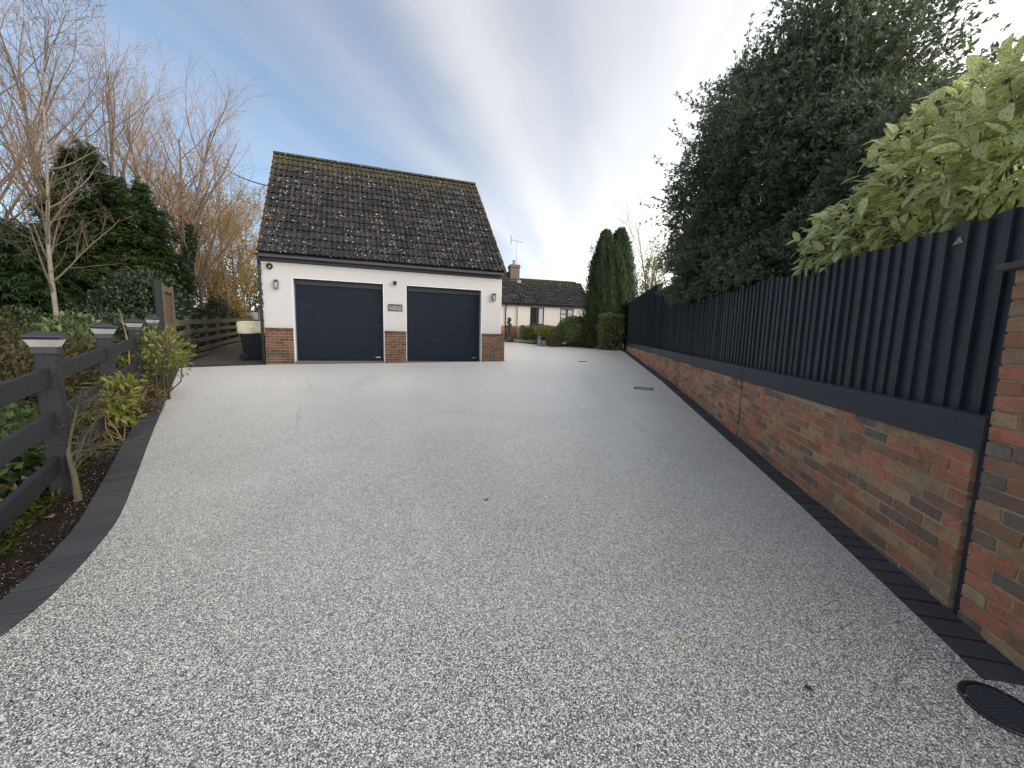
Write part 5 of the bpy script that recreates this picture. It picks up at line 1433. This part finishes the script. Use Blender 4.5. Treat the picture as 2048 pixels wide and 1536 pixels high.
bare_tree('upright bare tree nearest the garage roof', -13.0, 17.6, 7.9, 49, 'bark', 'redtwig', (.03, 0), .09, group=BG, spec=[(9, .04, .03, 12, .4, .8, .5, .3), (6, .1, .06, 6, .4, .8, .5, .2), (4, .12, .05, 4, .35, .8, .5, .2), (3, .15, .03, 0, 0, 0, 0, 0)])
bare_tree('tallest bare tree beyond the left edge of the photo', -18.0, 13.2, 10.4, 50, 'bark', 'redtwig', (.05, 0), .12, group=BG)
bare_tree('pale bare tree far away beside the garage roof', -27.0, 40, 11.5, 51, 'bark', 'bark', (0, 0), .12, group=BG)
GG = 'golden leaved trees beyond the side path'
gsp = [(7, .06, .02, 16, .35, .8, .6, .08), (5, .12, .05, 7, .4, .8, .5, .15), (4, .15, .03, 5, .4, .9, .5, .15), (3, .15, .0, 0, 0, 0, 0, 0)]
for lb, x, y, h, sd, nl in [('golden leaved tree nearest the garage downpipe', -14.7, 21.5, 5.6, 61, 5200), ('golden leaved tree above the wheelie bin', -14.3, 19.4, 6.3, 62, 5200), ('taller golden leaved tree left of the wheelie bin', -15.8, 20.2, 7.0, 63, 4200),
                           ('thin golden leaved tree beside the ivy clad trunk', -13.6, 17.0, 5.2, 64, 2400), ('farthest golden leaved tree behind the parked car', -18.5, 27, 7.6, 65, 5600)]:
    bare_tree(lb, x, y, h, sd, 'bark', 'goldtwig', (random.uniform(-.1, .1), 0), .09, gsp, 'golden_tree', GG, (nl, .085, .06, 'gold', .0))
conifer('tall pointed dark conifer behind the charcoal fence', -13.8, 12.9, .8, 6.5, 1.75, 28000, 71, 'coniferwarm', Ls=.22, power=.6)
conifer('broad dark conifer at the far left of the photo', -16.4, 11.2, .7, 3.9, 2.6, 24000, 72, power=.5, Ls=.22)
conifer('broad dark conifer behind the pale barked tree', -14.0, 11.3, .7, 3.8, 2.3, 24000, 73, power=.5, Ls=.22)
conifer('rounder dark conifer between the pointed conifer and the ivy clad trunk', -12.6, 13.2, .75, 5.7, 1.6, 26000, 74, 'coniferwarm', power=.6, Ls=.2)
cloud_thing('laurel_bush', 'dark glossy leaved bush behind the wooden gate', 'shrub', [(-11.0, 11.6, 1.8, 1.3, 1.0, 1.5), (-10.3, 11.3, 1.3, .9, .8, .9), (-11.9, 11.2, 1.4, 1.0, .9, 1.1)], 16000, .10, .5, 'ivy', stems=8)
UG = 'undergrowth shrubs behind the charcoal fence'
for nm, lb, bl, n_, L_, W_, mt in [
    ('brown_bramble', 'brown olive mound of undergrowth left of the nearest fence post', [(-5.4, 4.1, .62, .9, .8, .70), (-6.3, 3.7, .7, .8, .8, .72), (-6.9, 4.6, .85, .7, .7, .75), (-5.9, 3.1, .55, .6, .6, .55)], 20000, .055, .5, 'olive'),
    ('green_shrub', 'dark green undergrowth shrub low behind the nearest fence rails', [(-4.75, 3.1, .42, .75, .7, .45), (-5.2, 2.6, .4, .7, .6, .45)], 7980, .08, .5, 'midgreen'),
    ('olive_shrub', 'olive brown shrub between the first two lamp posts', [(-6.5, 5.4, .8, .7, .6, .6), (-7.4, 5.3, .95, .6, .6, .7)], 12000, .055, .5, 'olive'),
    ('rhododendron', 'light green broad leaved shrub behind the second lamp post', [(-7.2, 6.3, 1.0, .45, .45, .5), (-7.6, 6.7, 1.2, .4, .4, .5)], 4940, .13, .3, 'variegated'),
    ('green_shrub', 'leafy green shrub mass under the pale barked tree', [(-8.9, 7.2, 1.0, .6, .5, .5), (-9.7, 7.6, 1.25, .55, .6, .62), (-10.6, 7.3, .95, .7, .6, .5), (-8.1, 6.6, .9, .45, .4, .45)], 9500, .075, .45, 'olivegreen'),
    ('bramble_thicket', 'low reddish brown twigs between the first two lamp posts', [(-5.6, 5.1, .55, .75, .55, .42)], 4940, .06, .4, 'brownleaf'),
    ('green_shrub', 'dark green shrub behind the third lamp post', [(-8.3, 8.0, 1.05, .9, .7, .72)], 6840, .10, .4, 'ivy'),
    ('bramble_thicket', 'brown thicket behind the weathered ranch fence', [(-10.9, 12.3, 1.3, .7, 1.0, .7), (-11.8, 14.0, 1.4, .7, 1.2, .9), (-12.7, 16.4, 1.5, .7, 1.3, .9), (-13.6, 18.6, 1.7, .7, 1.3, .9)], 16150, .08, .45, 'olive'),
    ('green_shrub', 'small dark green shrub beyond the ranch fence near the bin', [(-12.9, 17.0, 1.9, .5, .5, 1.1)], 4940, .09, .5, 'ivy'),
    ('yellow_shrub', 'yellow leaved bush above the ranch fence beside the bin', [(-13.4, 18.6, 1.9, .8, .8, 1.2)], 4940, .08, .5, 'gold')]:
    cloud_thing(nm, lb, 'shrub', bl, n_, L_, W_, mt, kind='quad' if L_ < .08 else 'diamond', stems=10, shell=(.6, 1.06), group=UG, stem_mat='bark')
# ground cover behind the fence
g = np.random.default_rng(81)
def scatter(n, xl, xr, y0, y1, hmax, L, Wd, mat, name, label):
    y = g.uniform(y0, y1, n); x = xl(y) + (xr(y) - xl(y)) * g.uniform(0, 1, n)
    z = gzv(y) - .03 + hmax * np.clip(np.sin(x * 2.1) * np.cos(y * 1.7) * .4 + .5, 0, 1) * g.uniform(0, 1, n)
    D = rdir(n, g); D[:, 2] = np.abs(D[:, 2]) * .7 + .1
    link(name, leaf_mesh(name, mat, np.stack([x, y, z], 1), D, rdir(n, g) + np.array([0, 0, 1.2]), L * g.uniform(.6, 1.4, n), Wd, kind='quad'), kind='stuff', label=label)
fx = lambda y: -3.66 - (y - 3.02) * .727
scatter(16000, lambda y: fx(y) - 5.5, lambda y: fx(y) - .15, .8, 9.5, .28, .07, .045, 'ivy', 'ground_cover', 'dark ivy ground cover behind the charcoal fence')
scatter(9000, lambda y: fx(y) - .55, lambda y: fx(y) + .02, .8, 7.5, .10, .06, .016, 'moss', 'mossy_grass', 'mossy grass along the foot of the charcoal fence')
scatter(6000, lambda y: fx(y) - 5.5, lambda y: fx(y) - .1, .8, 12, .15, .07, .05, 'deadleaf', 'leaf_litter', 'brown fallen leaves under the woodland shrubs')
scatter(22000, lambda y: -9.3 - (y - 9.3) * .42 - 9, lambda y: -9.5 - (y - 9.3) * .42, 9.3, 24, .35, .09, .06, 'ivy', 'ground_cover', 'dark ivy ground cover behind the ranch fence')
n = 15000; y = g.uniform(19.4, 25.8, n); x = g.uniform(-4, 1.9, n)
kp = np.array([x[i] < (interp(RIGHT, y[i])) + 2.6 for i in range(n)]) & (x > np.interp(y, [t[0] for t in RIGHT], [t[1] for t in RIGHT])) & (y > 20.8)
x, y = x[kp], y[kp]; D = rdir(len(x), g); D[:, 2] = np.abs(D[:, 2]) + .8
link('grass', leaf_mesh('grass', 'moss', np.stack([x, y, gzv(y) - .02], 1), D, rdir(len(x), g), .045, .012, kind='quad'), kind='stuff', label='short grass of the lawn in front of the bungalow')
n = 5200; y = g.uniform(.9, 6.5, n); xl_ = np.array([interp(LEFT, q) for q in y]); t = g.uniform(0, 1, n) ** 6
x = xl_ - .235 - t * .55; P = np.stack([x, y, gzv(y) - .028 + g.uniform(0, .012, n)], 1); D = rdir(n, g); D[:, 2] *= .4
link('stone_chip', leaf_mesh('stone_chip', 'chip', P, D, rdir(n, g) + np.array([0, 0, 1.]), 0.010 * g.uniform(.4, 1.4, n), .006, kind='quad'), kind='stuff', label='pale stone chips spilled on the soil along the kerb')
n = 7000; y = g.uniform(.9, 9.0, n); xl_ = np.array([interp(LEFT, q) for q in y]); x = xl_ - .23 - g.uniform(0, .95, n)
P = np.stack([x, y, gzv(y) - .03 + g.uniform(0, .02, n)], 1); D = rdir(n, g); D[:, 2] *= .4
link('bark_chip', leaf_mesh('bark_chip', 'barkchip', P, D, rdir(n, g) + np.array([0, 0, 1.]), .028 * g.uniform(.5, 1.5, n), .011, kind='quad'), kind='stuff', label='dark bark chips and crumbs on the planting bed soil')
# far woodland mass
wb = [(-22 - 5 * k + random.uniform(-1, 1), 30 + random.uniform(-3, 5) - k * 1.2, 2.6, 4.0, 3.0, 3.2 + random.uniform(-.6, .9)) for k in range(8)] + [(-24, 20, 2.5, 3, 3, 3), (-28, 14, 2.4, 3.5, 3.5, 3.2), (-30, 7, 2.2, 3.5, 3.5, 3.2), (-20, 16.5, 2.3, 2.5, 2.0, 2.6)]
cloud_thing('woodland', 'brown far woodland beyond the left trees', 'woodland', wb, 60000, .30, .45, 'olive', kind='quad', shell=(.6, 1.06), stuff=True)
wb = [(14 + 6 * k, 34 + 3 * (k % 2), 3.0, 4.2, 3.0, 2.6) for k in range(5)]
cloud_thing('woodland', 'far woodland beyond the right garden', 'woodland', wb, 9000, .32, .4, 'olive', kind='quad', shell=(.6, 1.06), stuff=True)
wb = [(-1 + 5 * k, 46 + 2 * (k % 2), 2.6, 4.0, 3.0, 2.0) for k in range(-3, 4)]
cloud_thing('woodland', 'far low trees behind the bungalow', 'woodland', wb, 9000, .32, .4, 'olive', kind='quad', shell=(.6, 1.06), stuff=True)

# planting bed shrubs
bare_tree('small gnarled leafless shrub at the foot of the nearest lamp post', -3.40, 2.90, .84, 91, 'oliveTwig', 'oliveTwig', (-.30, .05), .026, spec=[(8, .16, .05, 13, .6, 1.25, .62, .25), (7, .22, .0, 7, .5, 1.1, .62, .15), (6, .24, -.07, 3, .4, .9, .6, .2), (4, .22, -.05, 0, 0, 0, 0, 0)], name='leafless_shrub', group=None, rscale=.8)
cloud_thing('yellow_green_shrub', 'small yellow green leafy shrub by the second lamp post', 'shrub', [(-4.42, 4.22, .70, .22, .22, .26), (-4.55, 4.15, .55, .18, .2, .2), (-4.36, 4.25, .85, .14, .14, .16)], 560, .095, .36, 'yellowgreen', shell=(.3, 1.08), stems=9, stem_mat='redtwig')
cloud_thing('tangled_shrub', 'larger tangled shrub with yellow green top in the planting bed', 'shrub', [(-5.62, 6.05, 1.28, .36, .34, .28), (-5.75, 6.0, 1.02, .38, .32, .26), (-5.45, 6.15, 1.1, .26, .28, .3)], 1100, .075, .38, 'yellowgreen', shell=(.3, 1.08), stems=44, stem_mat='oliveTwig')
rt = root('young_sapling', 'thin sapling with a tuft of pale leaves by the third lamp post', 'sapling', (-5.62, 5.62, gz(5.6)), 0)
link('stem', MB().tube([(0, 0, -.05), (-.03, .02, .5), (.02, 0, .9), (-.06, 0, 1.38)], [.012, .010, .008, .004], 5).mesh('stem', 'redtwig'), parent=rt)
P = np.array([[-.06, 0, 1.36]] * 9 + [[-.04, 0, 1.2]] * 4); link('leaf', leaf_mesh('leaf', 'variegated', P, rdir(13, g) + np.array([0, 0, .3]), rdir(13, g) + np.array([0, 0, 1.]), .10, .035), parent=rt)
# fallen leaves, each a thing
def fallen(label, x, y, L, W_, mat, rz, lift=.006, dz=0.):
    V, F = leaf_arrays(np.zeros((1, 3)), np.array([[0, 1., .12]]), np.array([[0, 0, 1.]]), L, W_, fold=.12, droop=.6, kind='broad')
    link('fallen_leaf', npmesh('fallen_leaf', V, F, mat), None, (x, y, gz(y) + lift + dz), (0, 0, rz), label, 'leaf', 'fallen leaves on the ground')
fallen('small yellow leaf lying on the pale driveway', .84, 1.675, .030, .022, 'yellowleaf', .8)
fallen('dark red brown leaf lying on the driveway near the round cover', 1.27, 1.42, .055, .020, 'darkbrownleaf', .35)
fallen('tiny brown leaf in the middle of the driveway', -.165, 3.0, .045, .03, 'deadleaf', 1.5)
for i, (lb, x, y, L_, W_, mt) in enumerate([('yellow leaf on the dark soil nearest the kerb at the left edge', -2.64, 2.05, .05, .035, 'yellowleaf'), ('pale brown oak leaf on the soil below the leafless shrub', -3.25, 2.60, .11, .07, 'deadleaf'),
      ('orange leaf on the soil right of the nearest lamp post', -3.25, 3.05, .08, .035, 'yellowleaf'), ('long tan leaf on the soil beside the nearest lamp post foot', -3.45, 2.55, .14, .04, 'deadleaf'), ('pale curled leaf on the soil between the kerb and first rails', -3.75, 3.55, .09, .035, 'deadleaf'),
      ('small orange leaf higher up the soil bed', -3.30, 3.25, .05, .03, 'yellowleaf')]):
    fallen(lb, x, y, L_, W_, mt, i * 1.3, dz=-.012)

# ================================================================== COVERS AND CABLE
rt = root('inspection_cover', 'round dark inspection cover at the right corner of the driveway', 'cover', (1.98, 1.375, gz(1.375) + .002), 0)
rt.rotation_euler = (math.atan(.0667), 0, R(0))
link('rim', MB().lathe([(.118, -.03), (.118, .004), (.112, .008), (.100, .008), (.099, .003)], (0, 0, 0), 40).mesh('rim', 'blackplastic'), parent=rt)
lid = link('lid', MB().lathe([(.097, -.02), (.097, .004), (.094, .006)], (0, 0, 0), 40).mesh('lid', 'manhole'), parent=rt)
bb = MB()
for i in range(-6, 7):
    h = math.sqrt(max(0, .088 ** 2 - (i * .014) ** 2))
    if h < .02: continue
    k = -h
    while k < h - .012:
        bb.box(k, min(k + .026, h), i * .014 - .003, i * .014 + .003, .0062, .0088); k += .032
link('tread_rib', bb.mesh('tread_rib', 'manhole'), parent=lid)
for a in (.6, 2.7, 4.7): link('screw', MB().lathe([(.005, .006), (.004, .0105)], (.105 * math.cos(a), .105 * math.sin(a), 0), 10).mesh('screw', 'steel'), parent=rt)
rt = root('drain_grate', 'rectangular dark drain grate in the driveway by the right wall', 'drain', (2.77, 8.02, gz(8.02) + .003), R(-24))
rt.rotation_euler = (.0667 * .9, .0667 * .4, R(-24))
link('frame', MB().box(-.19, .19, -.13, -.11, -.02, .004).box(-.19, .19, .11, .13, -.02, .004).box(-.19, -.17, -.11, .11, -.02, .004).box(.17, .19, -.11, .11, -.02, .004).mesh('frame', 'grate'), parent=rt)
for k in range(8): link('bar', MB().box(-.17 + k * .0435, -.15 + k * .0435, -.11, .11, -.016, .002).mesh('bar', 'grate'), parent=rt)
link('sump', MB().box(-.17, .17, -.11, .11, -.018, -.0165).mesh('sump', 'blackplastic'), parent=rt)
rt = root('stopcock_cover', 'small dark flush cover far up the driveway', 'cover', (2.42, 13.2, gz(13.2) + .003), R(10))
rt.rotation_euler = (math.atan(.045), 0, R(10))
link('lid', MB().box(-.14, .14, -.10, .10, -.02, .003).mesh('lid', 'grate'), parent=rt)
c0 = Vector(garage_pt(-.86, 1.95, 5.93)); c1 = Vector((-14.6, 20.0, 9.65))
pts = [c0.lerp(c1, t / 12) + Vector((0, 0, -.12 * math.sin(math.pi * t / 12))) for t in range(13)]
cb = link('overhead_cable', MB().tube(pts, .018, 5, cap=False).mesh('overhead_cable', 'cable'), None, None, None, 'thin black overhead cable running from the garage roof to the left trees', 'cable')
